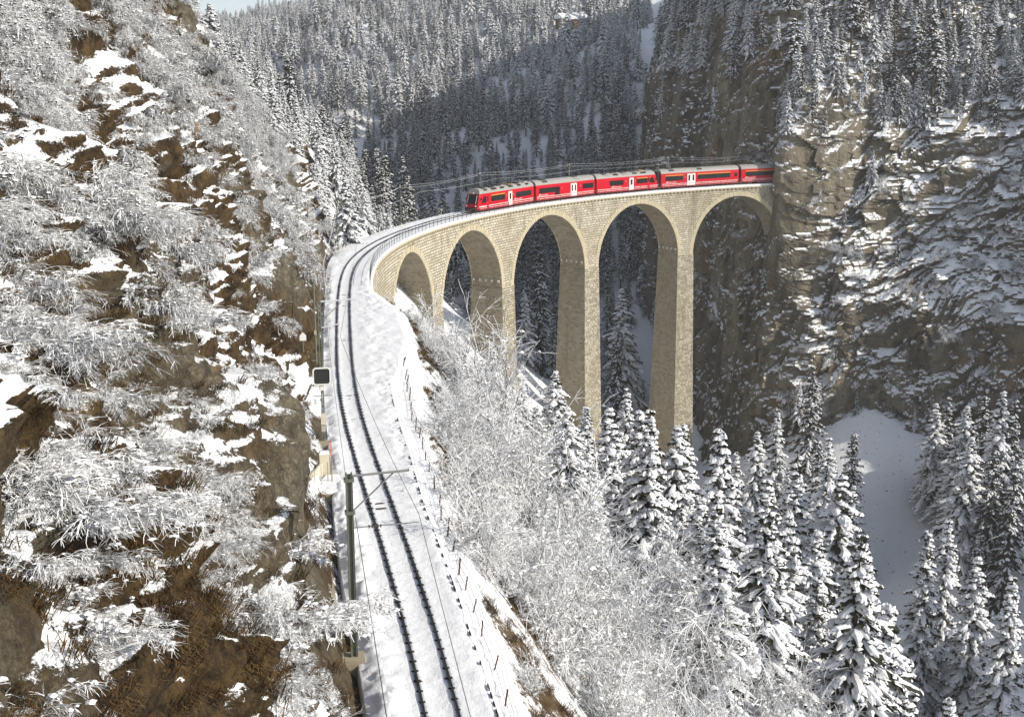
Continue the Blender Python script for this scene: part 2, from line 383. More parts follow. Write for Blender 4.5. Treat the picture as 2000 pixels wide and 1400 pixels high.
def m_cliff():
    t = NT('cliff_rock'); p = t.pos()
    big = t.noise(.045, 4, .55, p); streak = t.noise(.16, 5, .62, t.scaled(p, (1, 1, .22))); mid = t.noise(.42, 5, .65, p); fine = t.noise(2.4, 5, .7, p)
    rock = t.mix(t.ramp(streak, .33, .68), (.085, .073, .054), (.27, .232, .17))
    rock = t.mix(t.ramp(t.noise(.09, 3, .5, t.scaled(p, (1.0, 1.0, .5))), .58, .72), rock, t.mix(fine, (.25, .15, .065), (.17, .115, .06)))
    rock = t.mix(t.math('MULTIPLY', t.ramp(fine, .45, .75), .45), rock, (.055, .05, .04))
    band = t.noise(.5, 5, .6, t.scaled(p, (1, 1, .10)))
    rock = t.mix(t.math('MULTIPLY', t.ramp(band, .50, .68), .55), rock, (.062, .055, .043))
    s = t.math('ADD', t.nz(), t.math('MULTIPLY', t.math('SUBTRACT', mid, .5), .50))
    s = t.math('ADD', s, t.math('MULTIPLY', t.math('SUBTRACT', fine, .5), 1.0))
    s = t.math('ADD', s, t.math('MULTIPLY', t.math('SUBTRACT', t.noise(6, 4, .75, p), .5), .9))
    s = t.math('ADD', s, t.math('MULTIPLY', t.math('SUBTRACT', big, .5), .45))
    s = t.math('SUBTRACT', s, t.math('MULTIPLY', t.n('ShaderNodeAttribute', _attribute_name='sheer').outputs['Fac'], .34))
    sf = t.ramp(s, .35, .47)
    t.col(t.mix(sf, rock, SNOW)).rough(.9)
    t.bump(t.math('ADD', t.math('MULTIPLY', t.noise(1.6, 6, .75, t.scaled(p, (1, 1, .5))), t.math('SUBTRACT', 1.2, sf)), t.math('MULTIPLY', sf, .7)), .9, .5)
    return t.m
def m_ground():
    t = NT('snowy_ground'); p = t.pos()
    mid = t.noise(.5, 5, .65, p); fine = t.noise(2.6, 5, .7, p); big = t.noise(.06, 3, .5, p)
    earth = t.mix(fine, (.045, .030, .016), (.15, .095, .045))
    s = t.math('ADD', t.nz(), t.math('MULTIPLY', t.math('SUBTRACT', mid, .5), .7)); s = t.math('ADD', s, t.math('MULTIPLY', t.math('SUBTRACT', fine, .5), .7))
    s = t.math('SUBTRACT', s, t.math('MULTIPLY', t.n('ShaderNodeAttribute', _attribute_name='bare').outputs['Fac'], .30))
    s = t.math('ADD', s, t.math('MULTIPLY', t.math('SUBTRACT', t.noise(9, 3, .7, p), .5), .5))
    sf = t.ramp(s, .44, .56)
    t.col(t.mix(sf, earth, SNOW)).rough(.8); t.bump(fine, .7, .3)
    return t.m
def m_twig():
    t = NT('snowy_twig'); p = t.pos()
    s = t.math('ADD', t.nz(), t.math('MULTIPLY', t.math('SUBTRACT', t.noise(5, 3, .6, p), .5), 1.0))
    t.col(t.mix(t.ramp(s, -.22, .16), (.045, .030, .018), SNOW)).rough(.75); return t.m
def m_frost():
    t = NT('hoar_frost_twig'); p = t.pos()
    s = t.math('ADD', t.nz(), t.math('MULTIPLY', t.math('SUBTRACT', t.noise(4, 3, .6, p), .5), 1.2))
    t.col(t.mix(t.ramp(s, -.40, .12), (.085, .06, .04), (.84, .85, .87))).rough(.75); return t.m
def m_needles(name, a, b):
    t = NT(name); p = t.pos(); t.col(t.mix(t.noise(2.5, 3, .6, p), a, b)).rough(.8); return t.m
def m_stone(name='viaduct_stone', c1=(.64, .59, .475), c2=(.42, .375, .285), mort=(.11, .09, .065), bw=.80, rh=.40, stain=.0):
    t = NT(name)
    uv = t.n('ShaderNodeTexCoord').outputs['UV']
    wob = t.n('ShaderNodeVectorMath', _operation='ADD', i0=uv, i1=t.n('ShaderNodeVectorMath', _operation='SCALE', i0=t.n('ShaderNodeTexNoise', Vector=uv, Scale=1.7, Detail=2).outputs['Color'], Scale=.09).outputs[0]).outputs[0]
    br = t.t.nodes.new('ShaderNodeTexBrick'); t.put(br.inputs['Vector'], wob)
    for k, v in dict(Scale=1.0, **{'Mortar Size': .042, 'Mortar Smooth': .3, 'Brick Width': bw, 'Row Height': rh, 'Bias': -.15}).items(): br.inputs[k].default_value = v
    br.offset_frequency = 2; br.offset = .43; br.squash = 1.35; br.squash_frequency = 3
    t.put(br.inputs['Color1'], c1); t.put(br.inputs['Color2'], c2); t.put(br.inputs['Mortar'], mort)
    p = t.pos(); big = t.noise(.16, 4, .6, p); fine = t.noise(7, 4, .7, p); mid = t.noise(1.6, 3, .6, p)
    c = t.mix(t.math('MULTIPLY', t.ramp(big, .42, .72), .5), br.outputs['Color'], t.mix(fine, (.30, .235, .14), (.20, .15, .085)))
    c = t.mix(t.math('MULTIPLY', t.ramp(fine, .52, .75), .5), c, (.15, .12, .075))
    c = t.mix(t.math('MULTIPLY', t.ramp(mid, .58, .74), .35), c, (.60, .54, .40))
    drip = t.noise(.55, 4, .65, t.scaled(p, (1, 1, .12)))
    c = t.mix(t.math('MULTIPLY', t.ramp(drip, .52, .70), .6), c, (.17, .145, .105))
    speck = t.noise(2.3, 2, .5, t.scaled(p, (1, 1, 1.6)))
    c = t.mix(t.math('MULTIPLY', t.ramp(speck, .64, .70), .6), c, (.12, .10, .07))
    h = t.math('SUBTRACT', t.math('MULTIPLY', fine, .5), br.outputs['Fac'])
    t.col(c).rough(.9); t.bump(h, .9, .07)
    return t.m
M = dict(
    snow=m_snow(), bedsnow=m_snow('track_bed_snow', 3.1), hill=m_hillside(), cliff=m_cliff(), ground=m_ground(), twig=m_twig(), frost=m_frost(),
    needle=m_needles('spruce_needles', (.022, .026, .014), (.055, .055, .030)), needle_far=m_needles('far_spruce_needles', (.022, .026, .018), (.050, .052, .034)),
    bark=plain('bark', (.075, .055, .038), .9, 0, .4, 6), stone=m_stone(), stone_low=m_stone('rough_pier_stone', (.57, .52, .41), (.29, .25, .185), (.08, .066, .048), .76, .40), stone_shade=m_stone('shade_toned_inner_stone', (.30, .255, .18), (.15, .125, .085), (.34, .30, .225), .70, .42),  # last one: pale-jointed stone, its colour darkened to paint in shade inside the arches
    vouss=plain('voussoir_stone', (.52, .455, .32), .9, 0, .40, 2.2), cap=plain('coping_stone', (.50, .44, .32), .9, 0, .25, 3),
    rail=plain('rail_steel', (.035, .032, .030), .45, .6, .3, 4), rust=plain('rusty_steel', (.055, .035, .024), .85, 0, .4, 9),
    rustpost=plain('rust_red_post', (.075, .036, .024), .85, 0, .35, 9), grey=plain('galvanised_steel', (.27, .285, .27), .5, .35, .2, 3),
    dsteel=plain('dark_railing_steel', (.10, .105, .105), .6, .3, .2, 3), mast=plain('mast_steel', (.17, .185, .15), .6, .25, .25, 2), wire=plain('wire_copper', (.16, .15, .13), .5, .4, .2, 2),
    frostwire=plain('frosted_wire', (.62, .63, .66), .6, 0, .1, 4),
    red=plain('train_red', (.56, .006, .022), .28, 0, .05, .6), roof=plain('train_roof_grey', (.33, .315, .30), .5, 0, .2, 1.2), white=plain('train_white', (.80, .78, .74), .35, 0, .04, 2),
    yellow=plain('train_yellow', (.85, .48, .03), .4, 0, .04, 2), black=plain('train_black', (.02, .02, .02), .5, 0, .2, 2), under=plain('underframe_grey', (.05, .045, .04), .7, 0, .3, 2),
    darkred=plain('skirt_red', (.36, .008, .014), .45, 0, .15, 1.5), brass=plain('roof_equipment_brown', (.22, .15, .075), .6, 0, .3, 2),
    panel=plain('black_panel', (.028, .03, .03), .5, 0, .3, 5), offwhite=plain('painted_white', (.74, .74, .70), .5, 0, .08, 3), concrete=plain('concrete', (.33, .285, .21), .9, 0, .3, 2.5),
    cream=plain('cream_board', (.60, .54, .42), .8, 0, .12, 3), box=plain('grey_box', (.40, .38, .33), .6, 0, .1, 3), orange=plain('orange_marker', (.75, .16, .05), .5), wood=plain('weathered_wood', (.26, .15, .07), .9, 0, .3, 5),
    ditch=plain('wet_ditch_earth', (.035, .030, .022), .95, 0, .4, 4),
)
def m_glass():
    t = NT('train_window_glass'); t.col((.018, .02, .018)).rough(.08); t.b.inputs['Specular IOR Level'].default_value = .5; return t.m
M['glass'] = m_glass()
# ------------------------------------------------------------------ terrain
def build_terrain():
    # near part of the left hillside, dense
    y = [-97.0]
    while y[-1] < 66: y.append(y[-1]+max(.10, (y[-1]+102)*.0037))
    y = np.array(y); t = np.concatenate([np.arange(-2.2, 22, .14), np.arange(22, 52, .24)])
    Yg, Tg = np.meshgrid(y, t, indexing='ij')
    P = left_point(Yg, Tg)
    me = new_mesh('hillside', P.reshape(-1, 3), grid_faces(*Yg.shape, flip=True), [M['hill']], smooth=True)
    b, k = bareness(Yg, Tg)
    farw = 1-sstep(45, 62, Yg)
    attr(me, 'bare', b*farw); attr(me, 'rock', np.maximum(k, sstep(.5, .95, fbm(Yg/9, Tg/12, 0, 3, 201))*.7)*farw)
    tag(link('hillside', me), kind='structure')
    # behind the camera and beyond the bridge, coarser
    y = np.arange(-150, -96.5, .8); Yg, Tg = np.meshgrid(y, np.arange(-2.2, 52, .6), indexing='ij')
    tag(link('hillside', new_mesh('hillside', left_point(Yg, Tg).reshape(-1, 3), grid_faces(*Yg.shape, flip=True), [M['hill']], smooth=True)), kind='structure')
    y = np.concatenate([np.arange(64, 180, .9), np.arange(180, 640, 3)]); Yg, Tg = np.meshgrid(y, np.arange(-62, 105, .9), indexing='ij')
    me = new_mesh('hillside', left_point(Yg, Tg).reshape(-1, 3), grid_faces(*Yg.shape, flip=True), [M['ground']], smooth=True)
    tag(link('hillside', me), kind='structure')
    # gorge, banks, valley and far hills: one height field with three densities
    for (xa, xb, dx, ya, yb, dy) in ((-2, 62, .45, -100, 66, .45), (62, 250, 1.2, -150, 66, 1.2), (-70, 330, 1.6, 66, 420, 1.6), (-420, 520, 6.5, 420, 1500, 6.5), (-2, 62, 1.2, -150, -100, 1.2)):
        x = np.arange(xa, xb+dx*.99, dx); y = np.arange(ya, yb+dy*.99, dy); Xg, Yg = np.meshgrid(x, y, indexing='ij')
        Z = ground_h(Xg, Yg)
        me = new_mesh('valley_ground', np.stack([Xg, Yg, Z], -1).reshape(-1, 3), grid_faces(*Xg.shape), [M['ground']], smooth=True)
        e = Xg-lerp_tab(Yg, BANK_X)
        attr(me, 'bare', np.exp(-((e-2.2)/2.4)**2)*(1-sstep(20, 45, Yg))*sstep(-.1, .5, vn(Xg/1.6, Yg/3.2, 0, 412)+.6*vn(Xg/4, Yg/9, 0, 413)+.15)*sstep(-70, -58, Yg))
        tag(link('valley_ground', me), kind='structure')
    # opposite rock wall
    def span(a, b, d): return np.arange(a, b, d)
    u = np.concatenate([span(0, 210, 3.0), span(210, 285, .8), span(285, 420, .36), span(420, 470, .8), span(470, CLEN, 4)])
    z = np.concatenate([span(-66, -50, .7), span(-50, 52, .36), span(52, 80, .9), span(80, 140, 3)])
    U, Z = np.meshgrid(u, z, indexing='ij')
    me = new_mesh('rock_wall', cliff_point(U, Z).reshape(-1, 3), grid_faces(*U.shape, flip=True), [M['cliff']], smooth=False)
    attr(me, 'sheer', sheer_faces(U, Z, cliff_frame(U)[2])); tag(link('rock_wall', me), kind='structure')
    # back of the mountain so that it is closed to the sun
    rid = [cliff_frame(np.array([q]))[0:2] for q in u[::6]]
build_terrain()

def build_bed():
    s = np.concatenate([np.arange(-140, -75, 1.0), np.arange(-75, -20, .13), np.arange(-20, 46, .3), np.arange(46, 157, .6)])
    wl = lerp_tab(s, BED_L); wr = lerp_tab(s, BED_R)
    core = np.concatenate([[-1.6, -1.4, -1.2, -1.0, -.85, -.74], -.535+np.array([-.13, -.085, -.05, 0, .05, .085, .13]), [-.33, -.22, -.11, 0, .11, .22, .33], .535+np.array([-.13, -.085, -.05, 0, .05, .085, .13]), [.74, .85, 1.0, 1.2, 1.4, 1.6, 1.8, 1.95]])
    nl, nr = 10, 22
    rows = []
    for i in range(len(s)):
        L = -wl[i]+np.linspace(0, 1, nl)*(max(wl[i], 1.5)-1.45); c = np.clip(core, -wl[i]+.05*0, wr[i]); R = np.linspace(min(1.97, wr[i]), wr[i], nr)
        L = np.minimum(L, c[0])
        rows.append(np.concatenate([[-wl[i]-.12, -wl[i]-.04], L, c, R, [wr[i]+.03, wr[i]+.10]]))
    O = np.array(rows); S = np.repeat(s[:, None], O.shape[1], 1)
    q = track(S, O, 0.0)
    n1 = fbm(S/.42, O/.42, 0, 3, 301); n2 = fbm(S/1.7, O/.9, 0, 3, 305)
    dist = np.minimum(abs(O-.535), abs(O+.535))
    z = -.085+.014*n2
    z -= .05*np.exp(-(dist/.07)**2)
    z -= .03*np.exp(-(O/.35)**4)
    bridge = sstep(14, 30, S)
    lf = sstep(.95, 1.6, -O); rg = sstep(1.0, 1.7, O)
    z += (lf*(.10*n1+.13*n2+.10)*sstep(2.6, 2.0, -O+0*S)+rg*(.022*n1+.035*n2+.03)*(1-.6*sstep(2.5, 4, O)))*(1-.75*bridge)
    z += .012*n1
    z = z-.25*sstep(.55, 0, O+wl[:, None])*(1-bridge)-.12*sstep(.5, 0, wr[:, None]-O)*(1-bridge)
    z[:, 0] = -1.3; z[:, 1] = np.minimum(z[:, 1], -.3); z[:, -1] = -1.3
    br = s > 12
    z[br, 0] = -.36; z[br, -1] = -.36; z[br, 1] = z[br, 2]; 
    P = q; P[..., 2] += z
    me = new_mesh('snowy_track_bed', P.reshape(-1, 3), grid_faces(*O.shape, flip=True), [M['bedsnow']], smooth=True)
    tag(link('snowy_track_bed', me), kind='structure')
build_bed()

def sweep(name, s, prof, mat, parent=None, smooth=False, closed=True):
    """sweep a closed (off, z) profile along the track"""
    prof = np.array(prof, float); n = len(prof)
    P = track(np.repeat(np.asarray(s)[:, None], n, 1), prof[None, :, 0], prof[None, :, 1])
    i = np.arange(len(s)*n).reshape(len(s), n); j = np.roll(i, -1, 1)
    F = np.stack([i[:-1], i[1:], j[1:], j[:-1]], -1)
    if not closed: F = F[:, :-1]
    F = F.reshape(-1, 4)
    caps = [np.array([list(i[0])]), np.array([list(i[-1][::-1])])] if closed else []
    return link(name, new_mesh(name, P.reshape(-1, 3), [F]+caps, [mat], smooth=smooth), parent)

def build_track():
    root = thing('railway_track', 'single metre gauge railway track with dark rails in fresh snow', 'railway track', track(0, 0, 0))
    inv = root.location.copy()
    def adopt(o): o.parent = root; o.matrix_parent_inverse.identity(); o.location = tuple(np.array(o.location)-np.array(inv)); return o
    s = np.concatenate([np.arange(-140, -20, .6), np.arange(-20, 158, .5)])
    for c in (-.535, .535):
        o = sweep('rail', s, [(c-.055, -.17), (c-.055, -.145), (c-.014, -.12), (c-.014, -.035), (c-.036, -.025), (c-.036, .004), (c+.036, .004), (c+.036, -.025), (c+.014, -.035), (c+.014, -.12), (c+.055, -.145), (c+.055, -.17)], M['rail'])
        adopt(o)
    b = MB()
    for c in (-.535, .535):
        b.box((c, 0, -.104), (.40, .06, .07), taper=.6); b.box((c-.085, 0, -.09), (.05, .09, .06)); b.box((c+.085, 0, -.09), (.05, .09, .06))
    b.box((0, 0, -.16), (1.7, .2, .05))
    me = b.mesh('sleeper', M['rust'])
    for k, q in enumerate(np.arange(-76, 22, .68)):
        p = track(q, 0, 0.0)-np.array(inv); link('sleeper', me, root, p+np.array([0, 0, -.004+.02*sin(k*12.9)*cos(k*5.1)]), (0, 0, -heading(q)))
build_track()

# ------------------------------------------------------------------ viaduct
def build_viaduct():
    root = thing('stone_viaduct', 'curved limestone railway viaduct with tall arches and slender tapering piers', 'viaduct', track(98, 0, -45))
    inv = np.array(root.location)
    def part(name, V, F, mat, uv=None, smooth=False, kind=None):
        me = new_mesh(name, np.asarray(V).reshape(-1, 3)-inv, F, mat if isinstance(mat, list) else [mat], uv=uv, smooth=smooth)
        return tag(link(name, me, root), kind=kind)
    S_A, S_B = 11.0, 158.5
    ztop = -.60
    spr = CROWN-ARCH_R
    centers = [ARCH_S0+k*ARCH_L for k in range(5)]
    # --- upper walls with the arch openings
    ss = []
    for c in centers: ss += list(c+ARCH_R*np.sin(np.linspace(-pi/2, pi/2, 49)))
    ss = np.array(sorted(set(np.round(list(np.arange(S_A, centers[0]-ARCH_R, 1.0))+ss+[c+ARCH_L/2 for c in centers[:-1]]+[S_B], 4))))
    zi = np.full(len(ss), spr)
    for c in centers:
        m = abs(ss-c) < ARCH_R; zi[m] = spr+np.sqrt(np.maximum(ARCH_R**2-(ss[m]-c)**2, 0))
    zi = np.where(ss < centers[0]-ARCH_R-.01, -16.0, zi)
    n = len(ss); V = []; UV = []; F = []
    NZ = 6
    for side, off in ((0, WR), (1, -WL)):
        base = len(V)
        for i in range(n):
            for k in range(NZ+1):
                z = zi[i]+(ztop-zi[i])*k/NZ
                V.append(track(ss[i], off, z)); UV.append((ss[i]*(1-off/100), z))
        id = lambda i, k: base+i*(NZ+1)+k
        for i in range(n-1):
            if abs(zi[i]-zi[i+1]) > 8 and ss[i] < centers[0]-ARCH_R+.01 and False: continue
            for k in range(NZ):
                q = (id(i, k), id(i+1, k), id(i+1, k+1), id(i, k+1)); F.append(q[::-1] if side == 0 else q)
    nw = len(F)
    # soffits
    for c in centers:
        th = np.linspace(-pi/2, pi/2, 49); base = len(V); m = 5
        for a in th:
            for k in range(m):
                o = -WL+(WR+WL)*k/(m-1); V.append(track(c+ARCH_R*sin(a), o, spr+ARCH_R*cos(a))); UV.append((o, 40+a*ARCH_R))
        for i in range(48):
            for k in range(m-1):
                q = (base+i*m+k, base+(i+1)*m+k, base+(i+1)*m+k+1, base+i*m+k+1); F.append(q)
    me = new_mesh('spandrel_wall', np.asarray(V).reshape(-1, 3)-inv, np.array(F)[:, ::-1], [M['stone'], M['stone_shade']], np.r_[np.zeros(nw, int), np.ones(len(F)-nw, int)], uv=UV); link('spandrel_wall', me, root)  # soffits take the stone with shade painted into its colour
    # --- piers
    for k in range(-1, 5):
        c = centers[0]+(k+.5)*ARCH_L
        if k == -1: continue
        half = ARCH_L/2-ARCH_R
        p = track(c, 0, 0); g = float(np.min(ground_h(np.array([p[0]-3, p[0]+3]), np.array([p[1], p[1]]))))-4
        depth = spr-(g-GRADE*c)
        if k == 4: depth = 5
        nz = max(int(depth/1.5), 4); V = []; UV = []; F = []
        per = []
        for i in range(nz+1):
            d = depth*i/nz; a = half+.10+.0135*d; b0, b1 = WR+.10+.030*d, WL+.10+.030*d; z = spr-d
            ring = [(c-a, -b1), (c-a, -b1/3), (c-a, b0/3), (c-a, b0), (c-a/3, b0), (c+a/3, b0), (c+a, b0), (c+a, b0/3), (c+a, -b1/3), (c+a, -b1), (c+a/3, -b1), (c-a/3, -b1)]
            ring.append(ring[0]); u = 0; last = None
            for (q, o) in ring:
                if last is not None: u += math.hypot(q-last[0], o-last[1])
                last = (q, o); V.append(track(q, o, z)); UV.append((u+c*.37, z))
        for i in range(nz):
            for j in range(12):
                A = i*13+j; F.append((A, A+13, A+14, A+1))
        V.append(track(c, 0, spr)); UV.append((0, 0)); ctr = len(V)-1
        T = [(ctr, j, j+1) for j in range(12)]
        mi = [1 if (j in (0, 1, 2, 6, 7, 8)) else 0 for i in range(nz) for j in range(12)]+[0]*12  # jamb sides get the stone darkened as painted shade
        link('pier', new_mesh('pier', np.asarray(V).reshape(-1, 3)-inv, [np.array(F)[:, ::-1], np.array(T)[:, ::-1]], [M['stone_low'], M['stone_shade']], mi, uv=np.array(UV)), root)
        # projecting putlog stones with caps of snow below the springing
        bm = MB(); sm = MB()
        for face in (-1, 1):
            for j in range(5):
                o = -WL+.5+j*(WL+WR-1.0)/4; q = c+face*(half+.16)
                P = track(q, o, spr+1.0); h = heading(q); R = [[cos(h), sin(h), 0], [-sin(h), cos(h), 0], [0, 0, 1]]
                bm.box(P-inv, (.34, .42, .26), R); sm.box(P-inv+np.array([0, 0, .19]), (.36, .44, .13), R, taper=.7)
        bm.build('putlog_stone', M['vouss'], root)['kind'] = 'stuff'; sm.build('snow_cap', M['snow'], root)['kind'] = 'stuff'
    # --- voussoirs round each arch
    rnd = random.Random(5)
    for c in centers:
        for off, sg in ((WR, 1), (-WL, -1)):
            b = MB(); N = 66
            for i in range(N):
                a0 = -pi/2+pi*(i+.06)/N; a1 = -pi/2+pi*(i+.94)/N; r0 = ARCH_R-.012; r1 = ARCH_R+.80+rnd.uniform(-.10, .16); pr = sg*(.05+rnd.uniform(0, .05))
                P = []
                for o in (off-sg*.05, off+pr):
                    P += [track(c+r0*sin(a0), o, spr+r0*cos(a0)), track(c+r0*sin(a1), o, spr+r0*cos(a1)), track(c+r1*sin(a1), o, spr+r1*cos(a1)), track(c+r1*sin(a0), o, spr+r1*cos(a0))]
                if c+r1*sin(a0) < c-ARCH_L/2+.0 or c+r1*sin(a1) > c+ARCH_L/2: 
                    lim = lambda q: min(max(q, c-ARCH_L/2), c+ARCH_L/2)
                b.hexa(np.array(P)-inv)
            b.build('arch_ring', M['vouss'], root)['kind'] = 'stuff'
    # --- coping and corbels
    s = np.arange(S_A, 157, .8)
    for off, sg in ((WR, 1), (-WL, -1)):
        o = sweep('coping', s, [(off-sg*.6, -.36), (off-sg*.6, -.58), (off+sg*.16, -.58), (off+sg*.16, -.36)] if sg > 0 else [(off-sg*.6, -.36), (off+sg*.16, -.36), (off+sg*.16, -.58), (off-sg*.6, -.58)], M['cap'])
        o.parent = root; o.location = tuple(-inv)
    sweepdeck = sweep('deck_slab', s, [(-WL+.5, -.37), (WR-.5, -.37), (WR-.5, -.62), (-WL+.5, -.62)], M['concrete']); sweepdeck.parent = root; sweepdeck.location = tuple(-inv)
    cb = MB(); cb.hexa([(-.17, -.1, -.30), (.17, -.1, -.30), (.17, .14, -.30), (-.17, .14, -.30), (-.19, -.1, 0), (.19, -.1, 0), (.19, .34, 0), (-.19, .34, 0)])
    me = cb.mesh('corbel', M['cap'])
    for off, rot in ((WR, 0), (-WL, pi)):
        for q in np.arange(28.5 if off > 0 else 60, 155, .92 if off > 0 else 1.84):
            h = heading(q)
            # local +y points outwards from the wall
            p = track(q, off, -.585)-inv
            link('corbel', me, root, p, (0, 0, -h-pi/2 if off > 0 else -h+pi/2))
    return root
build_viaduct()

# ------------------------------------------------------------------ railings, masts, wires, fence
def railing(label, s0, s1, off, step=1.5):
    root = thing('metal_railing', label, 'railing', track(s0, off, -.1), 0, 'railings along the viaduct')
    inv = np.array(root.location)
    me = MB().box((0, 0, .50), (.045, .045, 1.15)).mesh('post', M['dsteel'])
    for q in np.arange(s0, s1, step): link('post', me, root, track(q, off, -.1)-inv, (0, 0, -heading(q)))
    s = np.append(np.arange(s0, s1, 1.0), s1)
    for z, r in ((.98, .026), (.50, .020)):
        b = MB(); b.tube(track(s, off, z)-inv, r, 5); b.build('rail_bar', M['dsteel'], root)
railing('inner railing along the edge of the curved viaduct above the arches', 13.5, 155, WR-.12)
railing('outer railing on the far valley side of the curved viaduct deck', 38.3, 155, -WL+.12, 1.8)

def bridge_mast(s, off, h, label, arm=True):
    root = thing('overhead_line_mast', label, 'mast', track(s, off, -.1), -heading(s), 'overhead line masts beside the track')
    b = MB()
    for x in (-.07, .07): b.box((x, 0, h/2), (.05, .13, h))
    for k in range(int(h/.8)): b.box((0, 0, .5+k*.8), (.12, .03, .06))
    b.build('pole', M['mast'], root)
    MB().box((0, 0, .12), (.4, .4, .3)).build('base_plate', M['concrete'], root)
    if arm:
        b = MB(); b.bar((0, 0, h-.25), (-off, 0, h-.1), .035); b.build('cantilever_arm', M['mast'], root)
        b = MB(); b.bar((.05, 0, h-1.35), (-off*.55, 0, h-.2), .028); b.build('strut', M['mast'], root)
        b = MB(); b.bar((.05, 0, h-1.25), (-off-.1, 0, 4.55), .025); b.build('steady_arm', M['mast'], root)
    b = MB()
    for k in range(3): b.tube([(.02, 0, h+.03+.09*k), (.02, 0, h+.08+.09*k)], [.075, .05], 8)
    b.build('insulator', M['offwhite'], root)
    return root
bridge_mast(38.6, -WL-.45, 6.2, 'mast at the near end of the viaduct in front of a snowy spruce')
bridge_mast(62.9, -WL-.1, 5.3, 'free-standing mast on the outer deck edge ahead of the train')
bridge_mast(87.1, -WL-.1, 5.3, 'mast behind the first car of the train just past its cab', True)
bridge_mast(110.6, -WL-.1, 5.3, 'mast rising behind the joint of the second and third train cars', True)
bridge_mast(134.3, -WL-.1, 5.3, 'pale mast behind the passenger coach nearest the rock wall', True)

def near_mast():
    s, off = -61.6, -2.49; h = 6.95
    root = thing('overhead_line_mast', 'tall steel channel mast nearest the camera with bracket arm over track', 'mast', track(s, off, -.35), -heading(s), 'overhead line masts beside the track')
    b = MB()
    for x in (-.085, .085):
        b.box((x, 0, h/2), (.05, .17, h)); b.box((x*1.35, 0, h/2), (.012, .20, h-.01))
    b.box((0, .03, h/2-.02), (.125, .05, h-.06))
    b.build('pole', M['mast'], root)
    MB().box((0, 0, -.1), (.7, .7, .7)).build('footing', M['concrete'], root)
    for z in (h-.25, h-1.4): MB().box((0, 0, z), (.34, .30, .10)).build('clamp', M['mast'], root)
    b = MB(); b.bar((.1, 0, h-.12), (2.42, 0, h-.02), .04, 8); b.build('cantilever_arm', M['grey'], root)
    b = MB(); b.box((2.25, 0, h+.0), (.42, .12, .13)); b.build('snow_cap', M['snow'], root)
    b = MB(); b.bar((.12, 0, h-1.35), (1.5, 0, h-.10), .028, 6); b.build('strut', M['grey'], root)
    b = MB(); b.bar((.12, 0, 4.98), (2.35, 0, 5.03), .022, 6); b.build('steady_arm', M['grey'], root)
    b = MB()
    for k in range(5): b.tube([(.62+.1*k, 0, 4.99), (.66+.1*k, 0, 4.99)], [.07, .045], 8)
    b.build('insulator', M['rust'], root)
near_mast()

def signal_mast():
    s, off = -36.8, -1.98; h = 8.1
    root = thing('signal_mast', 'slim mast by the rock carrying a square black board with white rim', 'mast', track(s, off, -.2), -heading(s))
    b = MB(); b.box((-.05, 0, h/2), (.05, .14, h)); b.box((.07, 0, h/2), (.05, .14, h))
    for k in range(9): b.box((0, 0, .5+k*.85), (.10, .05, .07))
    b.build('pole', M['mast'], root)
    MB().box((0, 0, 0), (.5, .5, .5)).build('footing', M['concrete'], root)
    # board facing the camera
    bd = MB(); r = .13; hw = .42
    def rounded(hw, r, y):
        P = []
        for cx, cz, a0 in ((hw-r, hw-r, 0), (-hw+r, hw-r, 90), (-hw+r, -hw+r, 180), (hw-r, -hw+r, 270)):
            for k in range(5): a = radians(a0+k*22.5); P.append((cx+r*cos(a), y, cz+r*sin(a)))
        return np.array(P)
    zc = 3.95
    A = rounded(hw, r, -.20); B2 = rounded(hw, r, -.15)
    n = 20; V = np.concatenate([A, B2])+np.array([0, 0, zc])
    i = np.arange(n); j = np.roll(i, -1)
    F = np.stack([i, j, j+n, i+n], -1)
    link('board', new_mesh('board', V, [F, np.array([list(range(n))[::-1]]), np.array([list(range(n, 2*n))])], [M['panel']]), root)
    o1 = rounded(hw+.075, r+.05, -.235); o2 = rounded(hw, r, -.235); o3 = rounded(hw+.075, r+.05, -.13); o4 = rounded(hw, r, -.13)
    V = np.concatenate([o1, o2, o3, o4])+np.array([0, 0, zc])
    F = np.concatenate([np.stack([i, i+n, j+n, j], -1), np.stack([i, j, j+2*n, i+2*n], -1), np.stack([i+n, i+3*n, j+3*n, j+n], -1), np.stack([i+2*n, j+2*n, j+3*n, i+3*n], -1)])
    link('rim', new_mesh('rim', V, F, [M['offwhite']]), root)
    MB().box((0, -.19, zc-.68), (.20, .05, .24)).build('number_plate', M['offwhite'], root)
    b = MB()
    for z in (zc+.85, zc-1.15):
        b.bar((-.5, .02, z), (.55, .02, z), .022); b.bar((-.42, -.18, z+.05), (-.42, .2, z-.05), .02); b.bar((.42, -.18, z+.05), (.42, .2, z-.05), .02)
    b.build('bracket', M['grey'], root)
    MB().box((.0, -.24, 1.55), (.26, .18, .62)).build('equipment_box', M['cream'], root)
    MB().box((.0, -.24, 1.02), (.24, .18, .36)).build('equipment_box', M['box'], root)
    b = MB(); b.bar((.06, 0, h-.05), (2.0, 0, h+.02), .04); b.build('cantilever_arm', M['frostwire'], root)
    b = MB(); b.bar((.06, 0, h-1.5), (1.1, 0, h-1.3), .035); b.build('steady_arm', M['frostwire'], root)
    b = MB(); b.bar((.06, 0, h-1.2), (1.2, 0, h-.1), .022); b.build('strut', M['grey'], root)
signal_mast()
